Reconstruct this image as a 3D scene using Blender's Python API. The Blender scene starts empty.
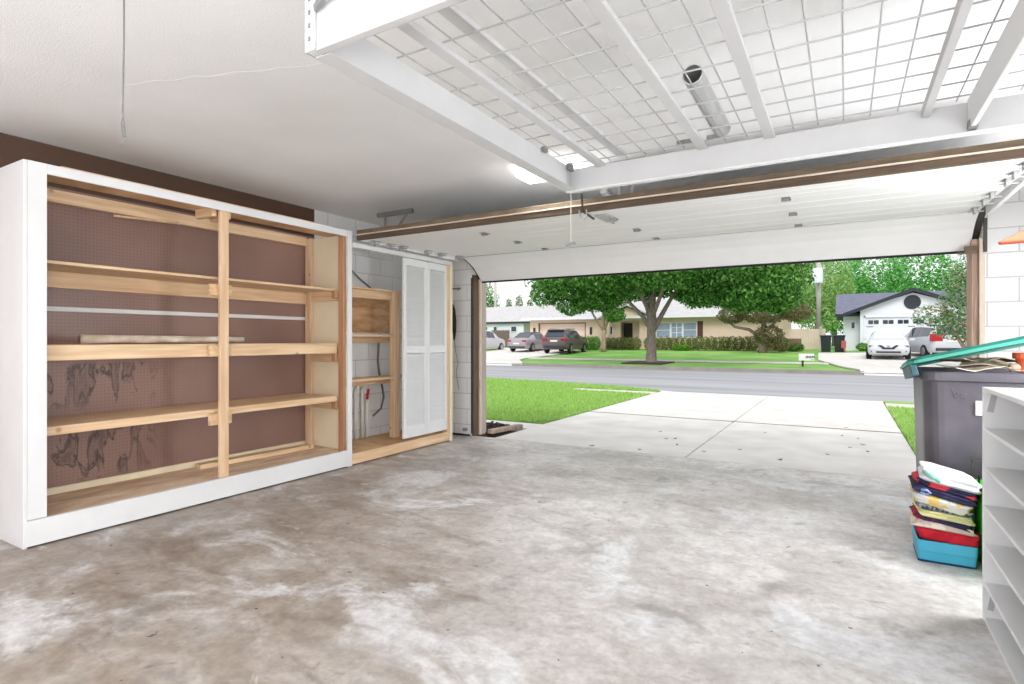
import bpy, bmesh, math, random
import numpy as np
from mathutils import Vector, Matrix, noise
R = random.Random(7)
SC = bpy.context.scene
COL = SC.collection
pi = math.pi

# ---------------------------------------------------------------- materials
def lin(c):
    return tuple(((v/255.)/12.92 if v <= 10 else (((v/255.)+.055)/1.055)**2.4) for v in c)

def mat(name, rgb, rough=.6, var=.08, scale=6., metal=0., spec=.4, stretch=(1, 1, 1), rgb2=None, bump=0., bscale=None, detail=4, trans=0.):
    """base colour with a procedural noise variation"""
    m = bpy.data.materials.new(name); m.use_nodes = True
    nt = m.node_tree; N = nt.nodes; L = nt.links
    b = N['Principled BSDF']
    b.inputs['Roughness'].default_value = rough
    b.inputs['Metallic'].default_value = metal
    b.inputs['Specular IOR Level'].default_value = spec
    tc = N.new('ShaderNodeTexCoord'); mp = N.new('ShaderNodeMapping')
    mp.inputs['Scale'].default_value = stretch
    L.new(tc.outputs['Object'], mp.inputs['Vector'])
    nz = N.new('ShaderNodeTexNoise'); nz.inputs['Scale'].default_value = scale; nz.inputs['Detail'].default_value = detail
    L.new(mp.outputs['Vector'], nz.inputs['Vector'])
    mr = N.new('ShaderNodeMapRange'); mr.inputs['From Min'].default_value = .3; mr.inputs['From Max'].default_value = .7
    L.new(nz.outputs['Fac'], mr.inputs['Value'])
    mx = N.new('ShaderNodeMix'); mx.data_type = 'RGBA'
    c = lin(rgb)
    if rgb2 is None:
        a1 = tuple(max(0, v*(1-var)) for v in c); a2 = tuple(min(1, v*(1+var)) for v in c)
    else:
        a1 = c; a2 = lin(rgb2)
    mx.inputs['A'].default_value = (*a1, 1); mx.inputs['B'].default_value = (*a2, 1)
    L.new(mr.outputs['Result'], mx.inputs['Factor'])
    L.new(mx.outputs['Result'], b.inputs['Base Color'])
    if bump > 0:
        n2 = N.new('ShaderNodeTexNoise'); n2.inputs['Scale'].default_value = bscale or scale*6; n2.inputs['Detail'].default_value = 3
        L.new(mp.outputs['Vector'], n2.inputs['Vector'])
        bp = N.new('ShaderNodeBump'); bp.inputs['Strength'].default_value = bump; bp.inputs['Distance'].default_value = .01
        L.new(n2.outputs['Fac'], bp.inputs['Height']); L.new(bp.outputs['Normal'], b.inputs['Normal'])
    if trans > 0:
        out = N['Material Output']
        tr = N.new('ShaderNodeBsdfTranslucent'); ms = N.new('ShaderNodeMixShader'); ms.inputs[0].default_value = trans
        L.new(mx.outputs['Result'], tr.inputs['Color'])
        L.new(b.outputs[0], ms.inputs[1]); L.new(tr.outputs[0], ms.inputs[2]); L.new(ms.outputs[0], out.inputs['Surface'])
    return m

def nodes(m):
    return m.node_tree.nodes, m.node_tree.links, m.node_tree.nodes['Principled BSDF']

def leafmat(name, cols, trans=.45):
    m = bpy.data.materials.new(name); m.use_nodes = True
    N, L, b = nodes(m); b.inputs['Roughness'].default_value = .55
    b.inputs['Specular IOR Level'].default_value = .2
    g = N.new('ShaderNodeNewGeometry'); r = N.new('ShaderNodeValToRGB')
    e = r.color_ramp.elements
    for i, c in enumerate(cols):
        if i < 2: el = e[i]
        else: el = e.new(0)
        el.color = (*lin(c), 1)
    for i in range(len(cols)): e[i].position = i/(len(cols)-1)
    for i, c in enumerate(cols): e[i].color = (*lin(c), 1)
    L.new(g.outputs['Random Per Island'], r.inputs['Fac'])
    L.new(r.outputs['Color'], b.inputs['Base Color'])
    tr = N.new('ShaderNodeBsdfTranslucent'); ms = N.new('ShaderNodeMixShader'); ms.inputs[0].default_value = trans
    L.new(r.outputs['Color'], tr.inputs['Color'])
    L.new(b.outputs[0], ms.inputs[1]); L.new(tr.outputs[0], ms.inputs[2]); L.new(ms.outputs[0], N['Material Output'].inputs['Surface'])
    return m

def blockmat(name, rgb, mortar, axis, bw=.4064, bh=.2032, off=(0, 0), msize=.006):
    """painted masonry courses; axis = horizontal axis of the wall"""
    m = bpy.data.materials.new(name); m.use_nodes = True
    N, L, b = nodes(m); b.inputs['Roughness'].default_value = .7
    tc = N.new('ShaderNodeTexCoord'); sp = N.new('ShaderNodeSeparateXYZ'); cb = N.new('ShaderNodeCombineXYZ')
    L.new(tc.outputs['Object'], sp.inputs[0])
    a = N.new('ShaderNodeMath'); a.operation = 'ADD'; a.inputs[1].default_value = off[0]
    z = N.new('ShaderNodeMath'); z.operation = 'ADD'; z.inputs[1].default_value = off[1]
    L.new(sp.outputs[axis], a.inputs[0]); L.new(sp.outputs['Z'], z.inputs[0])
    L.new(a.outputs[0], cb.inputs['X']); L.new(z.outputs[0], cb.inputs['Y'])
    br = N.new('ShaderNodeTexBrick')
    br.inputs['Scale'].default_value = 1; br.inputs['Brick Width'].default_value = bw; br.inputs['Row Height'].default_value = bh
    br.inputs['Mortar Size'].default_value = msize; br.inputs['Mortar Smooth'].default_value = .3
    c = lin(rgb)
    br.inputs['Color1'].default_value = (*c, 1); br.inputs['Color2'].default_value = (*[v*.96 for v in c], 1)
    br.inputs['Mortar'].default_value = (*lin(mortar), 1)
    L.new(cb.outputs[0], br.inputs['Vector'])
    L.new(br.outputs['Color'], b.inputs['Base Color'])
    bp = N.new('ShaderNodeBump'); bp.inputs['Strength'].default_value = .35; bp.inputs['Distance'].default_value = .004; bp.invert = True
    L.new(br.outputs['Fac'], bp.inputs['Height']); L.new(bp.outputs['Normal'], b.inputs['Normal'])
    return m

def woodmat(name, c1, c2, grain='Y', rough=.6, scale=3.):
    st = {'X': (.6, 9, 9), 'Y': (9, .6, 9), 'Z': (9, 9, .6)}[grain]
    m = mat(name, c1, rough, scale=scale, stretch=st, rgb2=c2, detail=7)
    N, L, b = nodes(m)
    # a few knots
    tc = N.new('ShaderNodeTexCoord'); vo = N.new('ShaderNodeTexVoronoi'); vo.inputs['Scale'].default_value = 4.5
    L.new(tc.outputs['Object'], vo.inputs['Vector'])
    mr = N.new('ShaderNodeMapRange'); mr.inputs['From Min'].default_value = .05; mr.inputs['From Max'].default_value = .11
    mr.inputs['To Min'].default_value = .55; mr.inputs['To Max'].default_value = 1.
    L.new(vo.outputs['Distance'], mr.inputs['Value'])
    mu = N.new('ShaderNodeMix'); mu.data_type = 'RGBA'; mu.blend_type = 'MULTIPLY'; mu.inputs['Factor'].default_value = 1
    src = b.inputs['Base Color'].links[0].from_socket
    L.new(src, mu.inputs['A']); L.new(mr.outputs['Result'], mu.inputs['B']); L.new(mu.outputs['Result'], b.inputs['Base Color'])
    return m

M = {}
M['white'] = mat('white_paint', (229, 229, 229), .5, .02, 5)
M['ceiling'] = mat('ceiling_paint', (238, 238, 237), .85, .03, 2, bump=.35, bscale=160)
M['wallwhite'] = mat('white_wall_paint', (232, 231, 229), .8, .03, 3)
M['block_y'] = blockmat('white_block_side', (238, 238, 237), (206, 205, 203), 'Y')
M['block_x'] = blockmat('white_block_front', (232, 232, 231), (196, 195, 194), 'X', off=(.2, .06))
M['wood'] = woodmat('pine_lumber', (214, 174, 132), (242, 214, 178), 'Y')
M['woodz'] = woodmat('pine_stud', (214, 174, 134), (240, 212, 178), 'Z')
M['woodx'] = woodmat('pine_cleat', (208, 166, 124), (236, 206, 168), 'X')
M['woodred'] = woodmat('aged_stud', (160, 112, 80), (196, 150, 112), 'Z')
M['cream'] = mat('cream_board', (236, 222, 192), .6, .04, 3)
M['ply'] = mat('plywood_sheet', (190, 138, 92), .6, rgb2=(236, 198, 152), scale=2.6, stretch=(1, 1.6, 6), detail=3)
M['plyfloor'] = mat('worn_plywood', (204, 168, 136), .7, rgb2=(242, 220, 192), scale=4, stretch=(3, 1, 1), detail=7)
M['metal'] = mat('galvanised_steel', (172, 172, 172), .5, .1, 10, metal=.2)
M['greymetal'] = mat('grey_steel', (138, 138, 138), .45, .1, 10, metal=.3)
M['darkmetal'] = mat('dark_steel', (70, 66, 62), .5, .1, 10, metal=.3)
M['rackpaint'] = mat('white_rack_paint', (200, 200, 200), .6, .03, 6, spec=.25)
M['wire'] = mat('grey_coated_wire', (172, 172, 172), .5, .03, 6)
M['doorwhite'] = mat('white_door_skin', (236, 235, 233), .6, .02, 4)
M['brownrail'] = mat('brown_door_edge', (92, 76, 62), .85, .25, 5, stretch=(1, 8, 8))
M['tanrail'] = mat('tan_door_edge', (112, 96, 78), .85, .25, 5, stretch=(1, 8, 8))
M['creamrail'] = mat('cream_door_strip', (216, 202, 184), .85, .06, 5)
M['black'] = mat('black_rubber', (28, 27, 27), .6, .1, 8)
M['tan'] = mat('tan_jamb_paint', (176, 161, 150), .6, .1, 3, stretch=(6, 6, 1))
M['brownjamb'] = mat('brown_jamb_wood', (98, 76, 60), .7, .3, 4, stretch=(9, 9, .8))
M['jambright'] = mat('worn_jamb_wood', (146, 116, 100), .7, rgb2=(196, 168, 148), scale=4, stretch=(12, 12, .7))
M['paper'] = mat('rolled_paper', (240, 232, 220), .8, rgb2=(188, 168, 146), scale=9, stretch=(1, .7, 1))
M['pvc'] = mat('white_pipe', (232, 228, 220), .4, .03, 5)
M['red'] = mat('red_plastic', (196, 34, 36), .4, .06, 5)
M['greyhose'] = mat('grey_hose', (122, 120, 118), .5, .1, 5)
M['glow'] = mat('frosted_acrylic', (245, 246, 248), .3, .01, 3)
_b = M['glow'].node_tree.nodes['Principled BSDF']; _b.inputs['Emission Color'].default_value = (1, 1, 1, 1); _b.inputs['Emission Strength'].default_value = 3.

def pegmat():
    m = mat('brown_pegboard', (134, 104, 94), .36, rgb2=(156, 124, 113), scale=1.6, detail=5, spec=.5)
    N, L, b = nodes(m)
    tc = N.new('ShaderNodeTexCoord'); sp = N.new('ShaderNodeSeparateXYZ'); L.new(tc.outputs['Object'], sp.inputs[0])
    # peg holes on a one-inch grid
    def cell(s):
        a = N.new('ShaderNodeMath'); a.operation = 'PINGPONG'; a.inputs[1].default_value = .0127
        L.new(s, a.inputs[0]); p = N.new('ShaderNodeMath'); p.operation = 'POWER'; p.inputs[1].default_value = 2; L.new(a.outputs[0], p.inputs[0]); return p.outputs[0]
    ad = N.new('ShaderNodeMath'); ad.operation = 'ADD'; L.new(cell(sp.outputs['Y']), ad.inputs[0]); L.new(cell(sp.outputs['Z']), ad.inputs[1])
    hr = N.new('ShaderNodeMapRange'); hr.inputs['From Min'].default_value = .0032**2; hr.inputs['From Max'].default_value = .005**2
    hr.inputs['To Min'].default_value = .68; hr.inputs['To Max'].default_value = 1
    L.new(ad.outputs[0], hr.inputs['Value'])
    mu = N.new('ShaderNodeMix'); mu.data_type = 'RGBA'; mu.blend_type = 'MULTIPLY'; mu.inputs['Factor'].default_value = 1
    src = b.inputs['Base Color'].links[0].from_socket
    L.new(src, mu.inputs['A']); L.new(hr.outputs['Result'], mu.inputs['B'])
    # dark drip stains below the two lower shelves of the left bay, smoke-brown band at the top of the wall
    mp = N.new('ShaderNodeMapping'); mp.inputs['Scale'].default_value = (1, 8, 3.2); L.new(tc.outputs['Object'], mp.inputs['Vector'])
    nz = N.new('ShaderNodeTexNoise'); nz.inputs['Scale'].default_value = 1.3; nz.inputs['Detail'].default_value = 5; nz.inputs['Distortion'].default_value = .6
    L.new(mp.outputs['Vector'], nz.inputs['Vector'])
    def band(s, a0, a1, b0, b1):
        x = N.new('ShaderNodeMapRange'); x.interpolation_type = 'SMOOTHSTEP'; x.inputs['From Min'].default_value = a0; x.inputs['From Max'].default_value = a1; L.new(s, x.inputs['Value'])
        y = N.new('ShaderNodeMapRange'); y.interpolation_type = 'SMOOTHSTEP'; y.inputs['From Min'].default_value = b0; y.inputs['From Max'].default_value = b1
        y.inputs['To Min'].default_value = 1; y.inputs['To Max'].default_value = 0; L.new(s, y.inputs['Value'])
        p = N.new('ShaderNodeMath'); p.operation = 'MULTIPLY'; L.new(x.outputs[0], p.inputs[0]); L.new(y.outputs[0], p.inputs[1]); return p.outputs[0]
    def mulm(a, c):
        p = N.new('ShaderNodeMath'); p.operation = 'MULTIPLY'; L.new(a, p.inputs[0]); L.new(c, p.inputs[1]); return p.outputs[0]
    zz = N.new('ShaderNodeMath'); zz.operation = 'MAXIMUM'
    L.new(band(sp.outputs['Z'], .15, .3, .62, .66), zz.inputs[0]); L.new(band(sp.outputs['Z'], .7, .86, 1.06, 1.1), zz.inputs[1])
    msk = mulm(zz.outputs[0], band(sp.outputs['Y'], 1.3, 1.5, 2.2, 2.65))
    # outline of the drips: a thin dark ring where the noise crosses its level
    sub = N.new('ShaderNodeMath'); sub.operation = 'SUBTRACT'; sub.inputs[1].default_value = .54; L.new(nz.outputs['Fac'], sub.inputs[0])
    ab = N.new('ShaderNodeMath'); ab.operation = 'ABSOLUTE'; L.new(sub.outputs[0], ab.inputs[0])
    rg = N.new('ShaderNodeMapRange'); rg.inputs['From Min'].default_value = .0; rg.inputs['From Max'].default_value = .06; rg.inputs['To Min'].default_value = .85; rg.inputs['To Max'].default_value = 0
    L.new(ab.outputs[0], rg.inputs['Value'])
    fl = N.new('ShaderNodeMapRange'); fl.inputs['From Min'].default_value = .54; fl.inputs['From Max'].default_value = .66; fl.inputs['To Max'].default_value = .5
    L.new(nz.outputs['Fac'], fl.inputs['Value'])
    sm = N.new('ShaderNodeMath'); sm.operation = 'MAXIMUM'; L.new(rg.outputs[0], sm.inputs[0]); L.new(fl.outputs[0], sm.inputs[1])
    st = mulm(sm.outputs[0], msk)
    m2 = N.new('ShaderNodeMix'); m2.data_type = 'RGBA'; m2.inputs['B'].default_value = (*lin((48, 36, 32)), 1)
    L.new(st, m2.inputs['Factor']); L.new(mu.outputs['Result'], m2.inputs['A'])
    # the bare hardboard above the shelving is a darker brown sheet
    tp = N.new('ShaderNodeMapRange'); tp.inputs['From Min'].default_value = 2.335; tp.inputs['From Max'].default_value = 2.34; L.new(sp.outputs['Z'], tp.inputs['Value'])
    m3 = N.new('ShaderNodeMix'); m3.data_type = 'RGBA'; m3.inputs['B'].default_value = (*lin((84, 60, 46)), 1)
    L.new(tp.outputs[0], m3.inputs['Factor']); L.new(m2.outputs['Result'], m3.inputs['A'])
    L.new(m3.outputs['Result'], b.inputs['Base Color'])
    return m
M['peg'] = pegmat()

def concretemat():
    m = bpy.data.materials.new('stained_concrete'); m.use_nodes = True
    N, L, b = nodes(m)
    tc = N.new('ShaderNodeTexCoord')
    def nz(scale, detail=6, dist=0., st=(1, 1, 1), off=(0, 0, 0), rot=0):
        mp = N.new('ShaderNodeMapping'); mp.inputs['Scale'].default_value = st; mp.inputs['Location'].default_value = off; mp.inputs['Rotation'].default_value = (0, 0, rot)
        L.new(tc.outputs['Object'], mp.inputs['Vector'])
        n = N.new('ShaderNodeTexNoise'); n.inputs['Scale'].default_value = scale; n.inputs['Detail'].default_value = detail; n.inputs['Distortion'].default_value = dist
        n.inputs['Roughness'].default_value = .62
        L.new(mp.outputs['Vector'], n.inputs['Vector']); return n.outputs['Fac']
    def rng(s, a, c, lo=0., hi=1.):
        r = N.new('ShaderNodeMapRange'); r.interpolation_type = 'SMOOTHSTEP'
        r.inputs['From Min'].default_value = a; r.inputs['From Max'].default_value = c; r.inputs['To Min'].default_value = lo; r.inputs['To Max'].default_value = hi
        L.new(s, r.inputs['Value']); return r.outputs[0]
    def mix(f, a, col, mode='MIX'):
        x = N.new('ShaderNodeMix'); x.data_type = 'RGBA'; x.blend_type = mode
        L.new(f, x.inputs['Factor']); L.new(a, x.inputs['A']); x.inputs['B'].default_value = (*lin(col), 1); return x.outputs['Result']
    def mth(op, a, c):
        x = N.new('ShaderNodeMath'); x.operation = op; L.new(a, x.inputs[0])
        if isinstance(c, float): x.inputs[1].default_value = c
        else: L.new(c, x.inputs[1])
        return x.outputs[0]
    base = N.new('ShaderNodeMix'); base.data_type = 'RGBA'
    base.inputs['A'].default_value = (*lin((200, 194, 189)), 1); base.inputs['B'].default_value = (*lin((230, 226, 223)), 1)
    L.new(rng(nz(1.6, 10, .3), .36, .66), base.inputs['Factor'])
    c = base.outputs['Result']
    sp = N.new('ShaderNodeSeparateXYZ'); L.new(tc.outputs['Object'], sp.inputs[0])
    # brown soil / rust staining over the near left half of the slab
    d = mth('ADD', mth('MULTIPLY', sp.outputs['X'], .85), mth('MULTIPLY', sp.outputs['Y'], .75))
    d = mth('ADD', d, mth('MULTIPLY', nz(.8, 8, .4, off=(3, 1, 0)), 3.2))
    brown = rng(d, 3.1, .9)
    brown = mth('MULTIPLY', brown, rng(nz(2.2, 8, .5, st=(1, 1.6, 1), off=(9, 2, 0), rot=.6), .3, .56, .25, .85))
    c = mix(brown, c, (164, 150, 136))
    c = mix(mth('MULTIPLY', rng(nz(1.5, 9, .8, st=(.9, 2.2, 1), off=(4, 7, 0), rot=.55), .50, .70, 0, .6), rng(d, 4.4, 1.8)), c, (132, 115, 101))
    c = mix(mth('MULTIPLY', rng(nz(1.7, 8, .6, st=(.6, 2.2, 1), off=(14, 5, 0), rot=.5), .58, .68, 0, .5), rng(d, 3.2, 1.8)), c, (172, 138, 118))
    # pale etched patches
    c = mix(rng(nz(1.15, 9, .7, off=(6, 3, 0)), .53, .64, 0, .8), c, (236, 236, 237))
    c = mix(rng(nz(2.6, 5, .9, st=(1, 2, 1), off=(1, 13, 0)), .66, .7, 0, .7), c, (224, 216, 206))
    # grey oil blotches and dark specks
    c = mix(rng(nz(2.4, 7, .4, off=(20, 8, 0)), .56, .7, 0, .62), c, (150, 144, 138))
    c = mix(rng(nz(4.5, 4, .5, off=(2, 30, 0)), .64, .72, 0, .6), c, (118, 113, 110))
    c = mix(rng(nz(16., 2, 0, off=(5, 5, 0)), .715, .75, 0, .8), c, (52, 48, 46))
    c = mix(rng(nz(11., 8, 0), .3, .7, .0, .32), c, (150, 147, 144), 'MULTIPLY')
    c = mix(rng(nz(30., 6, .3), .35, .62, .22, .0), c, (172, 168, 164), 'MULTIPLY')
    c = mix(rng(nz(7., 9, .8, st=(1, 1.5, 1), off=(11, 3, 0), rot=.5), .54, .7, 0, .35), c, (132, 120, 110))
    L.new(c, b.inputs['Base Color'])
    L.new(rng(nz(1.3, 8, .5, off=(7, 7, 7)), .35, .65, .36, .62), b.inputs['Roughness'])
    b.inputs['Specular IOR Level'].default_value = .5
    bp = N.new('ShaderNodeBump'); bp.inputs['Strength'].default_value = .12; bp.inputs['Distance'].default_value = .005
    L.new(nz(14, 6), bp.inputs['Height']); L.new(bp.outputs['Normal'], b.inputs['Normal'])
    return m
M['concrete'] = concretemat()
M['drive'] = mat('pale_concrete', (226, 223, 218), .8, rgb2=(208, 203, 197), scale=2.2, detail=9)
M['walk'] = mat('sidewalk_concrete', (216, 210, 200), .85, .08, 3, detail=8)
M['road'] = mat('asphalt', (150, 150, 154), .8, rgb2=(176, 176, 180), scale=.8, stretch=(.15, 1.6, 1), detail=6)
M['kerb'] = mat('kerb_concrete', (150, 144, 138), .85, .14, 2)
M['kerbdark'] = mat('joint_filler', (112, 106, 100), .95, .25, 4)
M['dirt'] = mat('dark_soil', (70, 58, 48), .95, .3, 9, bump=.6)
M['lawn'] = mat('lawn_green', (120, 164, 76), .95, rgb2=(150, 192, 102), scale=3, detail=8)
M['farlawn'] = mat('far_lawn_green', (96, 160, 62), .95, rgb2=(150, 186, 100), scale=.5, detail=8)
M['grass'] = leafmat('grass_blade', [(120, 164, 72), (154, 200, 96), (188, 220, 130), (184, 196, 122)], .35)
M['bark'] = mat('grey_bark', (138, 124, 116), .9, .35, 6, stretch=(4, 4, .8), bump=.8)
M['lightbark'] = mat('pale_bark', (168, 146, 124), .9, .2, 6, stretch=(4, 4, .8))
M['leafdark'] = leafmat('oak_leaf', [(44, 92, 36), (72, 130, 52), (112, 168, 74), (162, 208, 118)])
M['leafmid'] = leafmat('mid_leaf', [(52, 122, 52), (84, 164, 76), (130, 200, 112), (160, 214, 130)])
M['leafpale'] = leafmat('pale_leaf', [(96, 150, 78), (140, 186, 110), (176, 206, 140), (196, 200, 130)])
M['leafbrown'] = leafmat('bronze_leaf', [(104, 90, 72), (118, 130, 84), (168, 138, 112), (92, 136, 76)])
M['leafgrey'] = leafmat('myrtle_leaf', [(48, 92, 52), (84, 130, 78), (122, 164, 108), (150, 182, 130), (206, 176, 154)])
M['hedge'] = leafmat('hedge_leaf', [(104, 116, 66), (136, 150, 86), (172, 168, 116), (118, 144, 74)])
M['hedgebright'] = leafmat('shrub_leaf', [(66, 132, 32), (104, 172, 52), (140, 196, 72)])
M['tanwall'] = mat('tan_stucco', (238, 214, 192), .85, .04, 1)
M['tandoor'] = mat('tan_garage_door', (238, 214, 196), .7, .03, 1)
M['greyroof'] = mat('grey_shingle', (190, 188, 188), .9, .14, 3, stretch=(1, 1, 6))
M['slateroof'] = mat('slate_shingle', (112, 114, 132), .9, .15, 3, stretch=(1, 1, 6))
M['housewhite'] = mat('white_siding', (232, 234, 242), .8, .02, 1)
M['glass'] = mat('dark_window', (54, 62, 74), .12, .15, .5, spec=.7)
M['paleglass'] = mat('pale_window', (150, 166, 186), .2, .15, 1, spec=.6)
M['darktrim'] = mat('charcoal_trim', (52, 54, 64), .6, .1, 3)
M['darkopening'] = mat('dark_doorway', (40, 32, 28), .7, .1, 3)
M['brick'] = blockmat('red_brown_brick', (150, 106, 88), (190, 176, 160), 'X', .2, .07, msize=.008)
M['shutter'] = mat('brown_shutter', (96, 62, 52), .6, .1, 3, stretch=(1, 1, 20))
M['fence'] = mat('pale_fence', (224, 206, 192), .8, .05, 3)
M['woodfence'] = mat('weathered_fence', (120, 104, 98), .9, .2, 4, stretch=(8, 8, 1))
M['pole'] = mat('weathered_pole', (192, 186, 180), .9, .12, 4, stretch=(6, 6, 1))
M['tyre'] = mat('tyre', (30, 30, 32), .8, .1, 5)
M['rim'] = mat('alloy_rim', (176, 178, 184), .3, .08, 5, metal=.7)
M['lampred'] = mat('tail_lamp_red', (176, 22, 30), .25, .1, 5)
M['lampclear'] = mat('head_lamp', (206, 210, 216), .15, .05, 5)
M['plate'] = mat('number_plate', (232, 228, 222), .5, .03, 5)
M['blackbin'] = mat('black_cart_plastic', (58, 55, 62), .36, rgb2=(106, 101, 109), scale=2.6, detail=5)
M['farbin'] = mat('dark_green_bin', (40, 46, 52), .5, .1, 3)
M['teal'] = mat('teal_lid_plastic', (22, 106, 92), .4, .1, 3)
M['terra'] = mat('terracotta', (204, 92, 58), .7, .1, 5)
M['kraft'] = mat('waste_cardboard', (188, 168, 146), .85, .12, 6)
M['blue'] = mat('blue_plastic', (70, 172, 204), .35, .05, 4)
M['navyedge'] = mat('navy_plastic', (34, 62, 92), .4, .05, 4)
M['greenbag'] = mat('green_bag', (64, 200, 44), .5, .12, 6)
M['copper'] = mat('orange_board', (222, 150, 116), .5, .08, 5)
M['mulch'] = mat('mulch_chip', (56, 46, 42), .95, .35, 25)
M['dryleaf'] = mat('dry_leaf', (92, 78, 62), .9, .25, 20)
M['label'] = mat('white_label', (232, 232, 232), .5, .02, 5)
M['greyplate'] = mat('grey_plate', (178, 178, 178), .5, .04, 5)

# ---------------------------------------------------------------- mesh helpers
class MB:
    def __init__(s): s.v = []; s.f = []
    def add(s, vs, fs):
        k = len(s.v); s.v += [tuple(p) for p in vs]; s.f += [tuple(i+k for i in f) for f in fs]; return s
    def box(s, x0, x1, y0, y1, z0, z1):
        return s.add([(x0, y0, z0), (x1, y0, z0), (x1, y1, z0), (x0, y1, z0), (x0, y0, z1), (x1, y0, z1), (x1, y1, z1), (x0, y1, z1)],
                     [(0, 3, 2, 1), (4, 5, 6, 7), (0, 1, 5, 4), (1, 2, 6, 5), (2, 3, 7, 6), (3, 0, 4, 7)])
    def obox(s, c, size, rot=(0, 0, 0)):
        from mathutils import Euler
        m = Euler(rot).to_matrix(); a, b, d = [q/2 for q in size]
        vs = [Vector(c)+m@Vector(p) for p in ((-a, -b, -d), (a, -b, -d), (a, b, -d), (-a, b, -d), (-a, -b, d), (a, -b, d), (a, b, d), (-a, b, d))]
        return s.add(vs, [(0, 3, 2, 1), (4, 5, 6, 7), (0, 1, 5, 4), (1, 2, 6, 5), (2, 3, 7, 6), (3, 0, 4, 7)])
    def bar(s, p, q, w, h, up=(0, 0, 1)):
        p = Vector(p); q = Vector(q); d = (q-p).normalized(); u = Vector(up)
        if abs(d.dot(u)) > .98: u = Vector((1, 0, 0))
        a = d.cross(u).normalized()*w/2; b = a.cross(d).normalized()*h/2
        vs = [p-a-b, p+a-b, p+a+b, p-a+b, q-a-b, q+a-b, q+a+b, q-a+b]
        return s.add(vs, [(0, 1, 2, 3), (7, 6, 5, 4), (0, 4, 5, 1), (1, 5, 6, 2), (2, 6, 7, 3), (3, 7, 4, 0)])
    def tube(s, pts, r, n=8, caps=True):
        pts = [Vector(p) for p in pts]; rs = r if isinstance(r, (list, tuple)) else [r]*len(pts)
        rings = []
        ref = Vector((0.31, .22, .93))
        for i, p in enumerate(pts):
            d = (pts[min(i+1, len(pts)-1)]-pts[max(i-1, 0)]).normalized()
            a = d.cross(ref)
            if a.length < .1: a = d.cross(Vector((1, 0, 0)))
            a.normalize(); b = d.cross(a)
            rings.append([p+(a*math.cos(2*pi*k/n)+b*math.sin(2*pi*k/n))*rs[i] for k in range(n)])
        vs = [q for rg in rings for q in rg]; fs = []
        for i in range(len(pts)-1):
            for k in range(n):
                fs.append((i*n+k, i*n+(k+1) % n, (i+1)*n+(k+1) % n, (i+1)*n+k))
        if caps:
            fs.append(tuple(range(n-1, -1, -1))); fs.append(tuple((len(pts)-1)*n+k for k in range(n)))
        return s.add(vs, fs)
    def lathe(s, prof, c=(0, 0, 0), n=16, axis='z'):
        vs = []; fs = []
        for (r, z) in prof:
            for k in range(n):
                a = 2*pi*k/n; p = (r*math.cos(a), r*math.sin(a), z)
                if axis == 'y': p = (p[0], p[2], p[1])
                if axis == 'x': p = (p[2], p[0], p[1])
                vs.append((p[0]+c[0], p[1]+c[1], p[2]+c[2]))
        for i in range(len(prof)-1):
            for k in range(n): fs.append((i*n+k, i*n+(k+1) % n, (i+1)*n+(k+1) % n, (i+1)*n+k))
        fs.append(tuple(range(n-1, -1, -1))); fs.append(tuple((len(prof)-1)*n+k for k in range(n)))
        return s.add(vs, fs)
    def prism(s, poly, axis, a, b):
        """extrude a polygon of (u,v) along axis from a to b"""
        def P(u, v, w): return {'x': (w, u, v), 'y': (u, w, v), 'z': (u, v, w)}[axis]
        n = len(poly)
        vs = [P(u, v, a) for u, v in poly]+[P(u, v, b) for u, v in poly]
        fs = [tuple(range(n)), tuple(range(2*n-1, n-1, -1))]+[(i, i+n, (i+1) % n+n, (i+1) % n) for i in range(n)]
        return s.add(vs, fs)
    def build(s, name, m, parent=None, bevel=0., smooth=False, local=False, seg=1, subsurf=0):
        me = bpy.data.meshes.new(name)
        v = s.v
        o = bpy.data.objects.new(name, me); COL.objects.link(o)
        if parent is not None:
            o.parent = parent
            if not local:
                w = parent.get('_w'); w = Vector(w) if w is not None else Vector((0, 0, 0))
                v = [(p[0]-w[0], p[1]-w[1], p[2]-w[2]) for p in s.v]
        me.from_pydata(v, [], s.f); me.validate()
        bm = bmesh.new(); bm.from_mesh(me); bmesh.ops.recalc_face_normals(bm, faces=bm.faces); bm.to_mesh(me); bm.free()
        if m is not None: me.materials.append(m)
        if parent is not None and not local and parent.get('_w') is not None: o['_w'] = list(parent['_w'])
        elif parent is not None: o['_w'] = [0, 0, 0]
        if bevel > 0:
            md = o.modifiers.new('b', 'BEVEL'); md.width = bevel; md.segments = seg; md.limit_method = 'ANGLE'
        if subsurf:
            md = o.modifiers.new('s', 'SUBSURF'); md.levels = subsurf; md.render_levels = subsurf
        if smooth:
            me.polygons.foreach_set('use_smooth', [True]*len(me.polygons))
        return o

def tag(o, label, cat, group=None, kind=None):
    o['label'] = label; o['category'] = cat
    if group: o['group'] = group
    if kind: o['kind'] = kind
    return o
def thing(name, label, cat, loc=(0, 0, 0), rot=(0, 0, 0), group=None):
    o = bpy.data.objects.new(name, None); COL.objects.link(o); o.empty_display_size = .1
    o.location = loc; o.rotation_euler = rot; o['_w'] = list(loc)
    return tag(o, label, cat, group)
def single(name, mb, m, label, cat, group=None, **k):
    """a one-mesh thing whose origin is at its own base centre"""
    xs = [p[0] for p in mb.v]; ys = [p[1] for p in mb.v]; zs = [p[2] for p in mb.v]
    c = ((min(xs)+max(xs))/2, (min(ys)+max(ys))/2, min(zs))
    if k.pop('keep', False): c = (0, 0, 0)
    mb.v = [(p[0]-c[0], p[1]-c[1], p[2]-c[2]) for p in mb.v]
    o = mb.build(name, m, None, **k); o.location = c
    return tag(o, label, cat, group)
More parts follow.
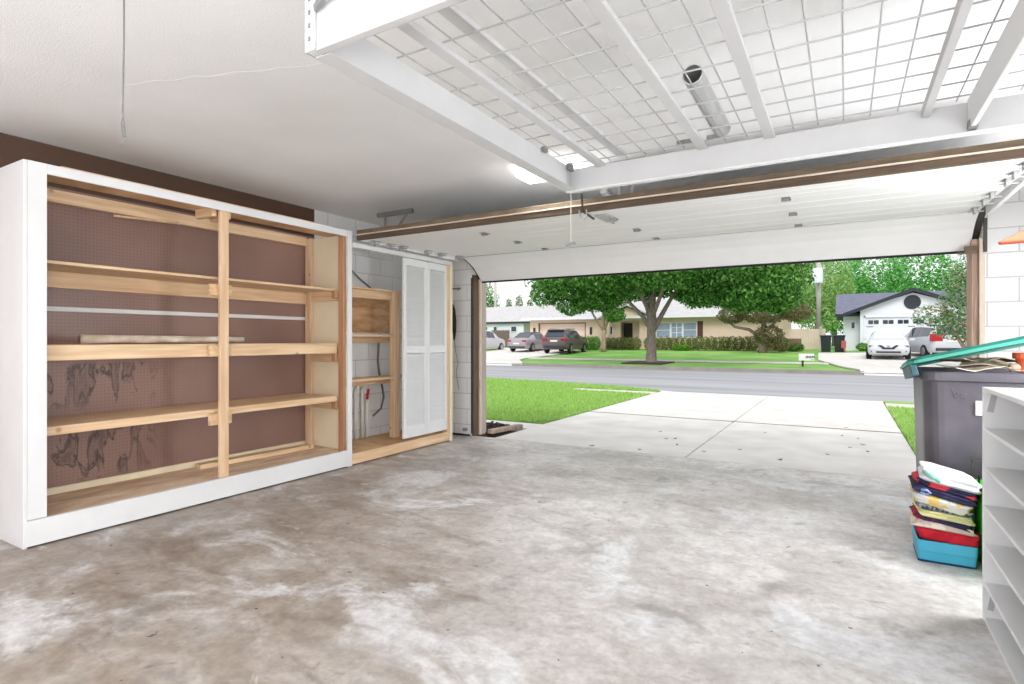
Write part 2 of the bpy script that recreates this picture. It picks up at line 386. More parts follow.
def struct(name, mb, m, parent=None, **k):
    o = mb.build(name, m, parent, **k)
    if parent is None: o['kind'] = 'structure'
    return o

# ---------------------------------------------------------------- room shell
XL, XR, YB, YF, ZC = -4.86, 1.72, -3.0, 6.05, 2.64
struct('floor', MB().box(XL-.2, XR+.2, YB-.2, 6.08, -.15, 0), M['concrete'])
struct('ceiling', MB().box(XL-.2, XR+.2, YB-.2, YF+.2, ZC, ZC+.12), M['ceiling'])
struct('wall_left', MB().box(XL-.2, XL, YB-.2, YF+.2, 0, ZC), M['block_y'])
struct('wall_right', MB().box(XR, XR+.2, YB-.2, YF+.2, 0, ZC), M['block_y'])
struct('wall_back', MB().box(XL, XR, YB-.2, YB, 0, ZC), M['wallwhite'])
XJL, XJR = -4.2, .985
wf = MB().box(XL, XJL, YF, YF+.2, 0, ZC).box(XJR, XR, YF, YF+.2, 0, ZC).box(XJL, XJR, YF+.02, YF+.2, 2.2, ZC)
struct('wall_front', wf, M['block_x'])
# garage opening: jamb boards and stops
struct('trim_1', MB().box(XJL, XJL+.035, 6.07, 6.18, 0, 2.1), M['brownjamb'], bevel=.003)
struct('trim_2', MB().box(XJL+.0, XJL+.058, 6.19, 6.215, 0, 2.08), M['creamrail'], bevel=.002)
struct('trim_3', MB().box(XJL, XJL+.056, 6.22, 6.33, 0, 2.16), M['tan'], bevel=.003)
struct('trim_4', MB().box(XJR-.065, XJR, 6.07, 6.3, 0, 2.1), M['jambright'], bevel=.003)
struct('trim_5', MB().box(XJR-.02, XJR+.015, 6.02, 6.048, 0, 2.1), M['creamrail'], bevel=.002)
# crack in the ceiling plaster: a hairline ridge
crk = []
for i in range(41):
    t = i/40; x = -3.4+3.0*t; y = 1.55+1.05*t
    crk.append((x, y+.012*math.sin(i*1.9)+.01*R.random(), ZC-.0005))
struct('trim_6', MB().tube(crk, .001, 4), M['label'])

# ---------------------------------------------------------------- wall panel
single('wall_panel', MB().box(-4.856, -4.842, .3, 4.07, .02, 2.632), M['peg'],
       'tall brown pegboard sheet on the left wall, rising above the white shelving', 'wall panel', keep=True)

# ---------------------------------------------------------------- main shelving
XF = -4.21
sh = thing('shelving_unit', 'white framed built-in wooden shelving with two open bays on the left wall', 'shelving unit', (-4.5, 2.7, 0))
MB().box(-4.84, XF-.004, 1.404, 1.424, 0, 2.33).build('side_panel', M['white'], sh, bevel=.002)
MB().box(-4.3, -4.235, 1.6, 3.6, 2.319, 2.343).build('top_strip', M['wood'], sh, bevel=.002)
MB().box(XF-.02, XF, 1.425, 1.52, .168, 2.33).build('stile', M['white'], sh, bevel=.002)
MB().box(XF-.02, XF+.002, 3.945, 4.0, .0, 2.33).build('stile', M['white'], sh, bevel=.002)
MB().box(XF-.02, XF, 1.52, 3.945, 2.268, 2.33).build('top_rail', M['white'], sh, bevel=.002)
MB().box(XF-.02, XF+.012, 1.41, 3.94, .012, .165).build('bottom_rail', M['white'], sh, bevel=.002)
MB().box(-4.55, XF-.02, 1.445, 3.99, 2.30, 2.318).build('top_board', M['ply'], sh)
MB().box(-4.84, XF-.022, 1.445, 3.99, .135, .155).build('base_board', M['plyfloor'], sh)
MB().box(-4.262, XF-.022, 2.645, 2.718, .155, 2.298).build('post', M['woodz'], sh, bevel=.003)
MB().box(-4.3, XF-.022, 3.905, 3.945, .155, 2.3).build('end_stud', M['woodred'], sh, bevel=.003)
MB().box(-4.3, XF-.022, 1.445, 1.5, .155, 2.3).build('end_stud', M['woodred'], sh, bevel=.003)
MB().box(-4.835, -4.75, 3.945, 3.985, .155, 2.3).build('end_stud', M['woodz'], sh, bevel=.003)
MB().box(-4.84, -4.3, 3.988, 3.998, .155, 2.3).build('end_panel', M['cream'], sh)
# ledgers on the back panel
MB().box(-4.84, -4.8, 1.446, 3.94, 2.222, 2.312).build('ledger', M['wood'], sh, bevel=.003)
MB().box(-4.84, -4.8, 1.446, 3.94, 1.62, 1.735).build('ledger', M['wood'], sh, bevel=.003)
MB().box(-4.84, -4.822, 1.446, 3.94, 1.455, 1.488).build('batten', M['white'], sh, bevel=.002)
MB().box(-4.84, -4.82, 1.446, 3.94, .156, .205).build('batten', M['cream'], sh, bevel=.002)
# top arms
for y in (2.6, 2.72):
    MB().box(-4.5, -4.27, y, y+.04, 2.225, 2.297).build('arm', M['woodx'], sh, bevel=.003)
# shelves: z top, thickness, front, back
for zt, th, xf, xb in ((1.755, .02, -4.33, -4.84), (1.219, .1, -4.31, -4.6), (.702, .056, -4.31, -4.82)):
    MB().box(xb, xf, 1.505, 2.665, zt-th, zt).build('shelf', M['wood'], sh, bevel=.003)
    MB().box(xb, xf, 2.667, 3.9, zt-th, zt).build('shelf', M['wood'], sh, bevel=.003)
    zc = {1.755: 1.60, 1.219: 1.12, .702: .58}[zt]
    MB().box(-4.3, -4.264, 2.585, 2.765, zc, zc+.09).build('cleat', M['woodx'], sh, bevel=.003)
    MB().box(-4.75, -4.302, 3.946, 3.986, zt-th-.09, zt-th-.001).build('cleat', M['woodx'], sh, bevel=.003)
    MB().box(-4.36, -4.302, 3.87, 3.944, zt-th-.075, zt-th-.001).build('cleat', M['woodred'], sh, bevel=.003)
# loose things in it
single('paper_roll', MB().tube([(-4.47, 1.8+.2*i, 1.2545+.002*(i % 2)) for i in range(7)], [.034, .028, .03, .026, .027, .024, .022], 10), M['paper'],
       'long creased roll of paper lying on the middle shelf of the white shelving', 'paper roll', smooth=True)
single('wood_strip', MB().bar((-4.45, 2.0, 2.13), (-4.76, 2.62, 2.215), .02, .012), M['wood'],
       'thin loose wood strip poking out below the top ledger in the left bay', 'wood strip')
single('loose_board', MB().bar((-4.72, 2.75, .1765), (-4.66, 3.88, .1765), .09, .04), M['wood'],
       'loose pine board lying on the plywood base of the right bay', 'board', bevel=.003)

# ---------------------------------------------------------------- closet bay
cf = thing('open_closet', 'open pine closet with white header between shelving and garage opening', 'closet', (-4.4, 4.8, 0))
MB().box(XF-.03, XF, 4.004, 5.56, .012, .115).build('plinth', M['wood'], cf, bevel=.003)
MB().box(-4.84, XF-.03, 4.004, 5.65, .095, .114).build('base_board', M['ply'], cf)
MB().box(XF-.03, XF, 4.004, 5.655, 2.175, 2.225).build('header', M['white'], cf, bevel=.002)
MB().box(XF-.09, XF-.004, 5.562, 5.6, .012, 2.174).build('stud', M['woodz'], cf, bevel=.003)
MB().box(XF-.09, XF+.01, 5.605, 5.65, .0, 2.174).build('end_trim', M['cream'], cf, bevel=.003)
rk = thing('closet_shelf_rack', 'small pine shelf rack with plywood back inside the open closet', 'shelf rack', (-4.65, 4.6, .115))
MB().box(-4.58, -4.5, 4.93, 5.03, .116, 1.80).build('stud', M['woodz'], rk, bevel=.003)
MB().box(-4.58, -4.5, 4.02, 4.08, .116, 1.80).build('stud', M['woodz'], rk, bevel=.003)
MB().box(-4.84, -4.5, 4.02, 5.05, 1.801, 1.822).build('top_board', M['wood'], rk, bevel=.002)
MB().box(-4.58, -4.54, 4.08, 4.93, 1.71, 1.80).build('rail', M['wood'], rk, bevel=.002)
MB().box(-4.855, -4.842, 4.09, 5.4, 1.34, 1.795).build('back_sheet', M['ply'], rk)
for z in (1.285, .80):
    MB().box(-4.76, -4.585, 4.93, 5.3, z, z+.028).build('shelf', M['wood'], rk, bevel=.002)
    MB().box(-4.76, -4.5, 4.08, 4.929, z, z+.028).build('shelf', M['wood'], rk, bevel=.002)
    MB().box(-4.76, -4.735, 4.085, 5.3, z-.07, z-.001).build('ledger', M['wood'], rk, bevel=.002)
pp = thing('water_pipes', 'white upright pipes with a red valve handle at the closet wall', 'pipes', (-4.82, 4.6, .115))
for y, zt in ((4.63, .66), (4.73, .70), (4.80, .6)):
    MB().tube([(-4.815, y, .116), (-4.815, y, zt)], .019, 10).build('pipe', M['pvc'], pp, smooth=True)
MB().tube([(-4.815, 4.63, .66), (-4.815, 4.68, .72), (-4.815, 4.73, .70)], .019, 10).build('elbow', M['pvc'], pp, smooth=True)
MB().tube([(-4.796, 4.77, .62), (-4.77, 4.77, .62)], .008, 8).tube([(-4.77, 4.765, .56), (-4.768, 4.785, .68)], .016, 8).build('valve_handle', M['red'], pp, smooth=True)['label'] = 'red valve handle'
hz = [(-4.83, 4.62+.3*0, 2.16)]
hose = [(-4.845, 4.56, 2.07), (-4.845, 4.72, 1.96), (-4.845, 4.96, 1.835)]
single('conduit', MB().tube(hose, .011, 8), M['greyhose'], 'slanted grey conduit on the white block wall above the closet rack', 'conduit', smooth=True)
hose = [(-4.81, 5.0, 1.32), (-4.81, 4.98, 1.0), (-4.81, 5.0, .86), (-4.81, 5.05, .7), (-4.8, 5.07, .56), (-4.77, 4.99, .43), (-4.77, 4.86, .36)]
single('hose', MB().tube(hose, .013, 8), M['greyhose'], 'dark grey hose curving down the closet wall behind the pine shelves', 'hose', smooth=True)

bd = thing('bifold_door', 'white louvred bifold closet door standing half open beside the garage opening', 'door', (XF-.01, 5.1, .125))
def leaf(y0, y1, x0, x1):
    """a louvred leaf between two plan points"""
    d = Vector((x1-x0, y1-y0, 0)); w = d.length; d.normalize(); nrm = Vector((d.y, -d.x, 0))
    def box(m, a, b, z0, z1, t=.028):
        p = Vector((x0, y0, 0))+d*a; q = Vector((x0, y0, 0))+d*b
        vs = []
        for z in (z0, z1):
            for (e, s_) in ((p, -1), (q, -1), (q, 1), (p, 1)):
                vs.append((e.x+nrm.x*t/2*s_, e.y+nrm.y*t/2*s_, z))
        m.add(vs, [(0, 3, 2, 1), (4, 5, 6, 7), (0, 1, 5, 4), (1, 2, 6, 5), (2, 3, 7, 6), (3, 0, 4, 7)])
    f = MB(); zb, zt = .15, 2.165
    box(f, 0, .045, zb, zt); box(f, w-.045, w, zb, zt)
    for z in ((zb, zb+.13), (1.1, 1.18), (zt-.08, zt)): box(f, .045, w-.045, *z)
    o = f.build('leaf', M['white'], bd, bevel=.002)
    sl = MB()
    z = zb+.14
    while z < zt-.075:
        if not (1.092 < z < 1.183):
            p = Vector((x0, y0, 0))+d*.046; q = Vector((x0, y0, 0))+d*(w-.046)
            a = nrm*.011
            vs = [(p.x-a.x, p.y-a.y, z+.017), (q.x-a.x, q.y-a.y, z+.017), (q.x+a.x, q.y+a.y, z-.013), (p.x+a.x, p.y+a.y, z-.013)]
            vs += [(v[0], v[1], v[2]+.005) for v in vs]
            sl.add(vs, [(0, 1, 2, 3), (7, 6, 5, 4), (0, 4, 5, 1), (1, 5, 6, 2), (2, 6, 7, 3), (3, 7, 4, 0)])
        z += .03
    s2 = sl.build('louvres', M['white'], o)
leaf(4.77, 5.17, XF-.02, XF-.017)
leaf(5.176, 5.555, XF-.017, XF-.02)

# ---------------------------------------------------------------- overhead garage door
gd = thing('overhead_door', 'white sectional garage door rolled up open under the ceiling', 'garage door', (-1.6, 5.0, 2.25))
DX0, DX1 = -4.13, .925
def zdoor(y): return 2.246+(y-4.07)*.024
secs = [(4.07, 4.43), (4.434, 5.05), (5.054, 5.70)]
for y0, y1 in secs:
    z0, z1 = zdoor(y0), zdoor(y1)
    p = MB().prism([(y0, z0), (y1, z1), (y1, z1+.045), (y0, z0+.045)], 'x', DX0, DX1)
    # two shallow pressed ribs running the width of the section
    for t in (.33, .67):
        yy = y0+(y1-y0)*t; zz = zdoor(yy)
        p.prism([(yy-.012, zz+.001), (yy, zz-.0025), (yy+.012, zz+.001)], 'x', DX0+.01, DX1-.01)
    p.build('section', M['doorwhite'], gd)
prof = [(5.705, 2.286), (5.8, 2.272), (5.9, 2.235), (6.0, 2.18), (6.1, 2.10), (6.19, 2.02)]
top = [(y+.02, z+.042) for y, z in prof]
MB().prism(prof+top[::-1], 'x', DX0+.005, DX1).build('section', M['doorwhite'], gd)
MB().prism([(6.186, 2.02), (6.215, 2.05), (6.225, 2.035), (6.196, 2.0)], 'x', DX0+.005, DX1).build('bottom_seal', M['black'], gd)['label'] = 'black rubber bottom seal'
# end rail of the top section
MB().box(DX0-.05, DX1+.03, 4.03, 4.068, 2.242, 2.288).build('end_rail', M['brownrail'], gd, bevel=.002)['label'] = 'dark brown end rail'
MB().box(DX0-.05, DX1+.03, 4.022, 4.068, 2.289, 2.299).build('end_strip', M['creamrail'], gd)['label'] = 'cream strip along the end rail'
MB().box(DX0-.05, DX1+.03, 4.032, 4.068, 2.3, 2.34).build('end_rail', M['tanrail'], gd, bevel=.002)['label'] = 'tan upper end rail'
def hinge(x, y):
    z = zdoor(y); m = MB()
    m.box(x-.028, x+.028, y-.055, y-.006, z-.004, z).box(x-.028, x+.028, y+.01, y+.055, z-.004, z+.0015)
    m.tube([(x-.03, y, z-.014), (x+.03, y, z-.014)], .009, 8).box(x-.02, x+.02, y-.03, y-.008, z-.02, z-.003)
    m.build('hinge', M['greymetal'], gd)
for x in (-2.92, -1.65, -.36):
    for y in (4.43, 5.05): hinge(x, y)
    hinge(x, 5.665)
def roller(x, y, s):
    z = zdoor(y); m = MB()
    m.box(x-.04*s if s > 0 else x, x if s > 0 else x+.04, y-.06, y+.06, z-.004, z-.0005)
    m.tube([(x-.06*s, y, z-.03), (x+.035*s, y, z-.03)], .006, 8)
    m.box(x-.03, x-.012, y-.03, y+.03, z-.045, z-.004)
    m.build('roller_bracket', M['metal'], gd)
for y in (4.2, 4.43, 4.62, 5.05, 5.3, 5.64):
    roller(DX0+.03, y, -1); roller(DX1-.03, y, 1)
MB().bar((DX0+.02, 5.6, 2.258), (DX1-.02, 5.66, 2.262), .006, .006).build('cable', M['metal'], gd)

def track(name, x, label, s):
    t = thing(name, label, 'door track', (x, 5, 2.2))
    m = MB()
    m.box(x-.004, x+.004, 4.075, 5.7, 2.245, 2.31)
    m.box(min(x, x-.03*s), max(x, x-.03*s), 4.075, 5.7, 2.238, 2.245)
    m.build('horizontal_track', M['white'], t)
    c = MB()
    pr = [(5.7, 2.305), (5.82, 2.29), (5.94, 2.245), (6.05, 2.185), (6.13, 2.12), (6.17, 2.05)]
    for (y0, z0), (y1, z1) in zip(pr, pr[1:]): c.bar((x, y0, z0), (x, y1, z1), .008, .05, up=(1, 0, 0))
    c.build('curved_track', M['darkmetal'], t)
    return t
track('door_track', -4.146, 'left garage door track along the top of the closet header', 1)
track('door_track', .955, 'white right garage door track beside the block pier', -1)
single('dark_strip', MB().box(-4.199, -4.168, 6.045, 6.068, .03, 2.06), M['darkmetal'], 'dark upright track rail between left pier and brown jamb', 'rail')
single('dark_strip', MB().box(.988, 1.012, 6.0, 6.019, 1.98, 2.26), M['darkmetal'], 'short dark strip standing for the door edge shadow at the top of the right pier', 'rail')  # dark strip drawn in place of the shadow along the door edge
# ceiling hangers of the tracks
def hanger(x0, x1, y, z0, label):
    t = thing('track_hanger', label, 'hanger', ((x0+x1)/2, y, z0))
    MB().box(x0, x1, y-.02, y+.02, ZC-.045, ZC-.001).build('ceiling_angle', M['greymetal'], t)
    MB().box(x0+.09, x0+.12, y-.004, y+.004, z0, ZC-.046).build('drop_strap', M['greymetal'], t)
    MB().bar((x1-.08, y, ZC-.048), (x0+.2, y, z0), .03, .006, up=(0, 1, 0)).build('diagonal_brace', M['greymetal'], t)
hanger(-4.42, -3.93, 4.58, 2.36, 'grey angle hanger on the ceiling above the left end of the door')
hanger(-1.62, -1.3, 4.2, 2.36, 'grey hanger strap behind the front beam of the overhead rack')
# operator rail and arm
op = thing('door_operator_rail', 'grey opener rail end with dark arm hanging below the door', 'opener rail', (-1.6, 4.2, 2.3))
MB().bar((-1.6, 4.09, 2.395), (-1.6, 5.0, 2.405), .05, .03).build('rail', M['metal'], op)
MB().box(-1.72, -1.62, 4.2, 4.46, 2.234, 2.244).box(-1.665, -1.645, 4.4, 4.46, 2.215, 2.236).build('door_bracket', M['metal'], op)
MB().bar((-1.735, 3.98, 2.37), (-1.735, 4.0, 2.24), .018, .01, up=(1, 0, 0)).bar((-1.735, 4.0, 2.24), (-1.725, 4.2, 2.215), .016, .01).build('arm', M['darkmetal'], op)
MB().tube([(-1.765, 4.0, 2.25), (-1.76, 4.015, 2.2), (-1.735, 4.02, 2.175), (-1.71, 4.015, 2.2), (-1.705, 4.0, 2.25)], .006, 6).build('release_loop', M['metal'], op)
pc = thing('pull_cord', 'thin white pull cord with handle hanging in front of the open door', 'pull cord', (-1.66, 3.62, 1.9))
MB().tube([(-1.66, 3.62, ZC-.001), (-1.66, 3.62, 1.935)], .0028, 6).build('cord', M['pvc'], pc)
MB().tube([(-1.69, 3.605, 1.918), (-1.66, 3.62, 1.928), (-1.63, 3.635, 1.934)], .009, 8).build('handle', M['greymetal'], pc)

# ---------------------------------------------------------------- overhead rack
rx0, rx1, ry0, ry1, rz0, rz1 = -1.405, 1.36, 1.155, 3.03, 2.12, 2.255
ra = thing('overhead_rack', 'white overhead storage rack with wire deck hung from the ceiling', 'storage rack', (0, 2.1, 2.12))
MB().box(rx0, rx0+.03, ry0+.03, ry1-.03, rz0, rz1).build('side_beam', M['rackpaint'], ra, bevel=.002)
MB().box(rx0, rx0+.07, ry0+.03, ry1-.03, rz0-.003, rz0-.0005).build('beam_flange', M['rackpaint'], ra)
MB().box(rx1-.03, rx1, ry0+.03, ry1-.03, rz0, rz1).build('side_beam', M['rackpaint'], ra, bevel=.002)
MB().box(rx0, rx1, ry1-.028, ry1, rz0, rz1-.01).build('end_beam', M['rackpaint'], ra, bevel=.002)
MB().box(rx0, rx1, ry1-.04, ry1+.004, rz0-.006, rz0-.0005).build('beam_flange', M['white'], ra)
MB().box(rx0, rx1, ry0, ry0+.028, rz0, rz1).build('end_beam', M['rackpaint'], ra, bevel=.002)
MB().box(-1.09, -1.04, ry0+.03, ry1-.03, 2.268, 2.288).build('crossbar', M['rackpaint'], ra, bevel=.002)
for x in (-1.19, -.63, -.315): 
    MB().box(x-.024, x+.024, ry0+.03, ry1-.03, 2.232, 2.252).build('crossbar', M['rackpaint'], ra, bevel=.002)
MB().box(.285, .315, ry0+.03, ry1-.03, 2.21, 2.252).build('crossbar', M['rackpaint'], ra, bevel=.002)
MB().prism([(.44, 2.252), (.475, 2.252), (.465, 2.13), (.445, 2.13)], 'y', ry0+.03, ry1-.03).build('joist', M['white'], ra, bevel=.002)
MB().box(.44, .47, ry1-.075, ry1-.03, 2.125, 2.16).build('joist_clip', M['greymetal'], ra)
dk = MB()
n = 0
x = rx0+.06
while x < rx1:
    dk.tube([(x, ry0+.02, 2.262), (x, ry1-.02, 2.262)], .0032, 5); x += .103
y = ry0+.05
while y < ry1:
    dk.tube([(rx0+.02, y, 2.2568), (rx1-.02, y, 2.2568)], .0036, 5); y += .158
dk.build('wire_deck', M['wire'], ra)
def post(x, y, sx, sy, slots=False):
    m = MB(); m.box(min(x, x+.045*sx), max(x, x+.045*sx), y-.002, y+.002, rz0, ZC-.001); m.box(x-.002, x+.002, min(y, y+.045*sy), max(y, y+.045*sy), rz0, ZC-.001)
    o = m.build('hanging_post', M['rackpaint'], ra)
    for i in range(7 if slots else 0):
        z = rz0+.03+.04*i
        MB().box(x+.02*sx-.005, x+.02*sx+.005, y-.0035, y-.002, z, z+.014).build('slot', M['greymetal'], o)
post(rx0-.004, ry0-.004, 1, 1, True); post(rx1+.004, ry1+.004, -1, -1); post(rx1+.004, ry0-.004, -1, 1)
ang = MB().bar((rx0+.05, ry0-.012, 2.235), (rx0+.13, ry0-.03, 2.262), .012, .02).bar((rx0+.13, ry0-.03, 2.262), (rx0+.3, ry0-.012, 2.28), .012, .02)
ang.build('bracket', M['greymetal'], ra)
for b4 in ((-1.37, -1.352, 2.62, 2.66, 2.24, 2.265), (-1.372, -1.352, 2.93, 2.99, 2.225, 2.262), (-.75, -.66, 2.94, 2.96, 2.263, 2.28), (-.6, -.54, 2.94, 2.96, 2.263, 2.28)):
    MB().box(*b4).build('clip', M['greymetal'], ra)
# tube on the deck (hollow, lying along the rack)
def hollow(p, q, ro, ri, n=20):
    p = Vector(p); q = Vector(q); d = (q-p).normalized(); a = d.cross(Vector((0, 0, 1))).normalized(); b = a.cross(d)
    m = MB(); vs = []
    for e, r in ((p, ro), (q, ro), (q, ri), (p, ri)):
        for k in range(n):
            t = 2*pi*k/n; vs.append(e+(a*math.cos(t)+b*math.sin(t))*r)
    fs = []
    for i in range(4):
        j = (i+1) % 4
        for k in range(n): fs.append((i*n+k, i*n+(k+1) % n, j*n+(k+1) % n, j*n+k))
    return m.add(vs, fs)
single('cardboard_tube', hollow((-.522, 2.29, 2.3065), (-.53, 2.96, 2.3065), .041, .036, 32), mat('pale_tube', (196, 196, 197), .3, .04, 6, metal=.5),
       'open-ended pale tube lying on the wire deck of the overhead rack', 'tube')
jb = MB().lathe([(.055, -.03), (.06, -.004), (.06, 0)], (-.62, 1.9, ZC-.001), 20)
single('junction_box', jb, M['wallwhite'], 'round white ceiling box seen above the wire rack deck', 'ceiling box')
# sheet of clear plastic / packaging on the deck
pk = MB()
g = 9
for i in range(g):
    for j in range(5):
        pk.v.append((-.36+.5*i/(g-1), 1.42+.16*j/4, 2.268+.014*R.random()))
for i in range(g-1):
    for j in range(4): pk.f.append((i*5+j, i*5+j+1, (i+1)*5+j+1, (i+1)*5+j))
o = single('plastic_sheet', pk, mat('crumpled_film', (222, 222, 224), .3, .05, 6), 'crumpled pale plastic film on the near part of the rack deck', 'plastic sheet')
o.modifiers.new('s', 'SOLIDIFY').thickness = .001

# ceiling lamp
cl = thing('ceiling_light', 'white wraparound ceiling light partly hidden by the rack corner', 'ceiling light', (-2.0, 4.02, 2.64))
MB().box(-2.25, -1.77, 3.88, 4.16, 2.615, ZC-.001).build('housing', M['white'], cl)
MB().prism([(3.86, 2.613), (4.18, 2.613), (4.18, 2.575), (4.13, 2.555), (3.91, 2.555), (3.86, 2.575)], 'x', -2.27, -1.75).build('diffuser', M['glow'], cl)
# cord from the ceiling
cc = thing('attic_cord', 'thin grey cord with frayed forked end hanging from the ceiling at left', 'cord', (-2.2, 1.02, 1.93))
MB().tube([(-2.205, 1.02, ZC-.002), (-2.206, 1.02, 2.3), (-2.215, 1.02, 2.045)], .0028, 6).build('cord', M['greyhose'], cc)
MB().tube([(-2.215, 1.02, 2.047), (-2.222, 1.02, 2.02), (-2.218, 1.02, 1.945)], .0032, 6).build('tail', M['greyhose'], cc)
MB().tube([(-2.215, 1.02, 2.047), (-2.208, 1.02, 2.02), (-2.2, 1.02, 1.972)], .0032, 6).build('tail', M['greyhose'], cc)

# ---------------------------------------------------------------- pier bits
b = thing('wall_bracket', 'small grey metal bracket on the white pier left of the opening', 'bracket', (-4.42, 6.04, 1.9))
MB().box(-4.485, -4.36, 6.025, 6.049, 1.918, 1.94).build('plate', M['greymetal'], b)
MB().bar((-4.38, 6.03, 1.93), (-4.35, 5.97, 1.9), .012, .012).build('hook', M['greymetal'], b)
bu = thing('hanging_brush', 'black long brush hanging on the white pier beside the closet', 'brush', (-4.46, 6.03, 1.3))
MB().tube([(-4.49, 6.03, 1.73), (-4.475, 6.028, 1.66), (-4.455, 6.026, 1.5), (-4.45, 6.026, 1.36), (-4.455, 6.028, 1.25)], [.012, .03, .032, .024, .01], 10).build('bristles', M['black'], bu, smooth=True)
MB().tube([(-4.455, 6.035, 1.25), (-4.44, 6.038, 1.1), (-4.4, 6.038, .95), (-4.43, 6.038, .82), (-4.39, 6.038, .6)], .004, 6).build('cord', M['greyhose'], bu)
single('sensor', MB().box(-4.3, -4.25, 6.0, 6.048, .06, .1), M['greymetal'], 'small grey door sensor low on the left pier', 'sensor', bevel=.004)
single('threshold_strip', MB().box(-4.6, -4.21, 6.0, 6.045, .001, .02), M['black'], 'black rubber strip at the foot of the left pier', 'strip')
single('door_latch', MB().box(.87, .95, 6.03, 6.069, 1.99, 2.04).box(.82, .96, 6.03, 6.05, 1.975, 1.99), M['tanrail'], 'rusty latch bracket at the top of the right jamb', 'latch')

# ---------------------------------------------------------------- right side: bookcase
bk = thing('bookcase', 'tall white empty bookcase at the right edge with open shelves facing left', 'bookcase', (.68, 2.8, 0))
bx0, bx1, by0, by1 = .53, .83, 2.25, 3.25
MB().box(bx0, bx1, by1-.018, by1, 0, 1.04).build('side_panel', M['white'], bk, bevel=.001)
MB().box(bx0, bx1, by0, by0+.018, 0, 1.04).build('side_panel', M['white'], bk, bevel=.001)
MB().box(bx1-.008, bx1, by0+.018, by1-.018, .005, 1.03).build('back_panel', M['white'], bk)
MB().box(bx0, bx1-.008, by0+.018, by1-.018, 1.022, 1.04).build('top_board', M['white'], bk, bevel=.001)
for z in (.0, .155, .327, .497, .668, .842):
    MB().box(bx0+.003, bx1-.008, by0+.018, by1-.018, z+.001, z+.017).build('shelf', M['white'], bk, bevel=.001)
for z in (.93, .05):
    MB().bar((bx0+.025, by1-.0195, z), (bx0+.04, by1-.0195, z+.085), .003, .022, up=(1, 0, 0)).build('side_plate', M['greyplate'], bk)['label'] = 'slanted grey plate'

# ---------------------------------------------------------------- refuse cart with lid and contents
ct = thing('refuse_cart', 'large black wheeled refuse cart behind the white bookcase', 'refuse cart', (.75, 4.62, 0))
def rrect(w, d, r, n=5):
    pts = []
    for cx, cy, a0 in ((w/2-r, d/2-r, 0), (-w/2+r, d/2-r, pi/2), (-w/2+r, -d/2+r, pi), (w/2-r, -d/2+r, 3*pi/2)):
        for i in range(n+1):
            a = a0+pi/2*i/n; pts.append((cx+r*math.cos(a), cy+r*math.sin(a)))
    return pts
def loft_rr(m, levels, c=(0, 0)):
    rings = [[(x+c[0], y+c[1], z) for x, y in rrect(w, d, r)] for (w, d, r, z) in levels]
    n = len(rings[0]); vs = [p for q in rings for p in q]; fs = []
    for i in range(len(rings)-1):
        for k in range(n): fs.append((i*n+k, i*n+(k+1) % n, (i+1)*n+(k+1) % n, (i+1)*n+k))
    fs.append(tuple(range(n-1, -1, -1)))
    return m.add(vs, fs)
body = loft_rr(MB(), [(.60, .62, .09, .0), (.62, .64, .1, .05), (.635, .66, .1, .3), (.655, .69, .1, .72), (.67, .71, .1, 1.0), (.7, .74, .1, 1.002), (.7, .74, .1, 1.055), (.68, .72, .1, 1.06), (.665, .70, .09, 1.055), (.63, .66, .09, .5), (.58, .6, .09, .06)], (.75, 4.62))
body.build('body', M['blackbin'], ct, smooth=False, bevel=.004)
for y in (4.38, 4.86):
    MB().lathe([(.02, -.03), (.1, -.03), (.115, -.02), (.115, .02), (.1, .03), (.02, .03)], (1.09, y, .115), 20, 'y').build('wheel', M['black'], ct)
MB().tube([(1.05, 4.4, .98), (1.13, 4.42, 1.02), (1.13, 4.82, 1.02), (1.05, 4.84, .98)], .016, 8).build('handle', M['blackbin'], ct, smooth=True)
MB().box(.665, .73, 4.258, 4.262, .805, .89).build('sticker', M['label'], ct)['label'] = 'white sticker on the front face'
# hot-stamped emblem, a faint scuffed V-shaped mark
em = MB()
for p, q in (((.555, .955), (.575, .91)), ((.575, .91), (.585, .935)), ((.60, .93), (.625, .925)), ((.60, .915), (.62, .91))):
    em.bar((p[0], 4.266, p[1]), (q[0], 4.266, q[1]), .003, .007, up=(0, 1, 0))
em.build('emblem', mat('faded_stamp', (128, 124, 130), .6, .1, 9), ct)
ld = thing('cart_lid', 'teal green plastic lid propped slanting over the full black cart', 'lid', (.345, 4.6, 1.078), (math.radians(-5), math.radians(-14.5), 0))
W, D = .8, .76
m = MB()
rr = [[(x+W/2, y, z) for x, y in rrect(W+e, D+e, .06)] for e, z in ((.0, 0), (-.006, .018), (-.02, .024), (-.3, .026))]
n = len(rr[0]); vs = [p for q in rr for p in q]; fs = []
for i in range(3):
    for k in range(n): fs.append((i*n+k, i*n+(k+1) % n, (i+1)*n+(k+1) % n, (i+1)*n+k))
fs.append(tuple(3*n+k for k in range(n)))
m.add(vs, fs)
o = m.build('shell', M['teal'], ld, local=True); o.modifiers.new('s', 'SOLIDIFY').thickness = .006
m = MB()
rm = [[(x+W/2, y, z) for x, y in rrect(W+e, D+e, .06)] for e, z in ((.0, -.012), (.02, -.012), (.02, .006), (.0, .006))]
vs = [p for q in rm for p in q]; fs = []
for i in range(4):
    j = (i+1) % 4
    for k in range(n): fs.append((i*n+k, i*n+(k+1) % n, j*n+(k+1) % n, j*n+k))
MB().box(.0, .035, -.36, .36, -.085, -.0125).build('flange', mat('dark_teal_flange', (52, 92, 100), .5, .1, 3), ld, local=True, bevel=.004)
m.add(vs, fs); m.build('rim', mat('pale_teal_rim', (58, 150, 130), .4, .1, 3), ld, local=True)
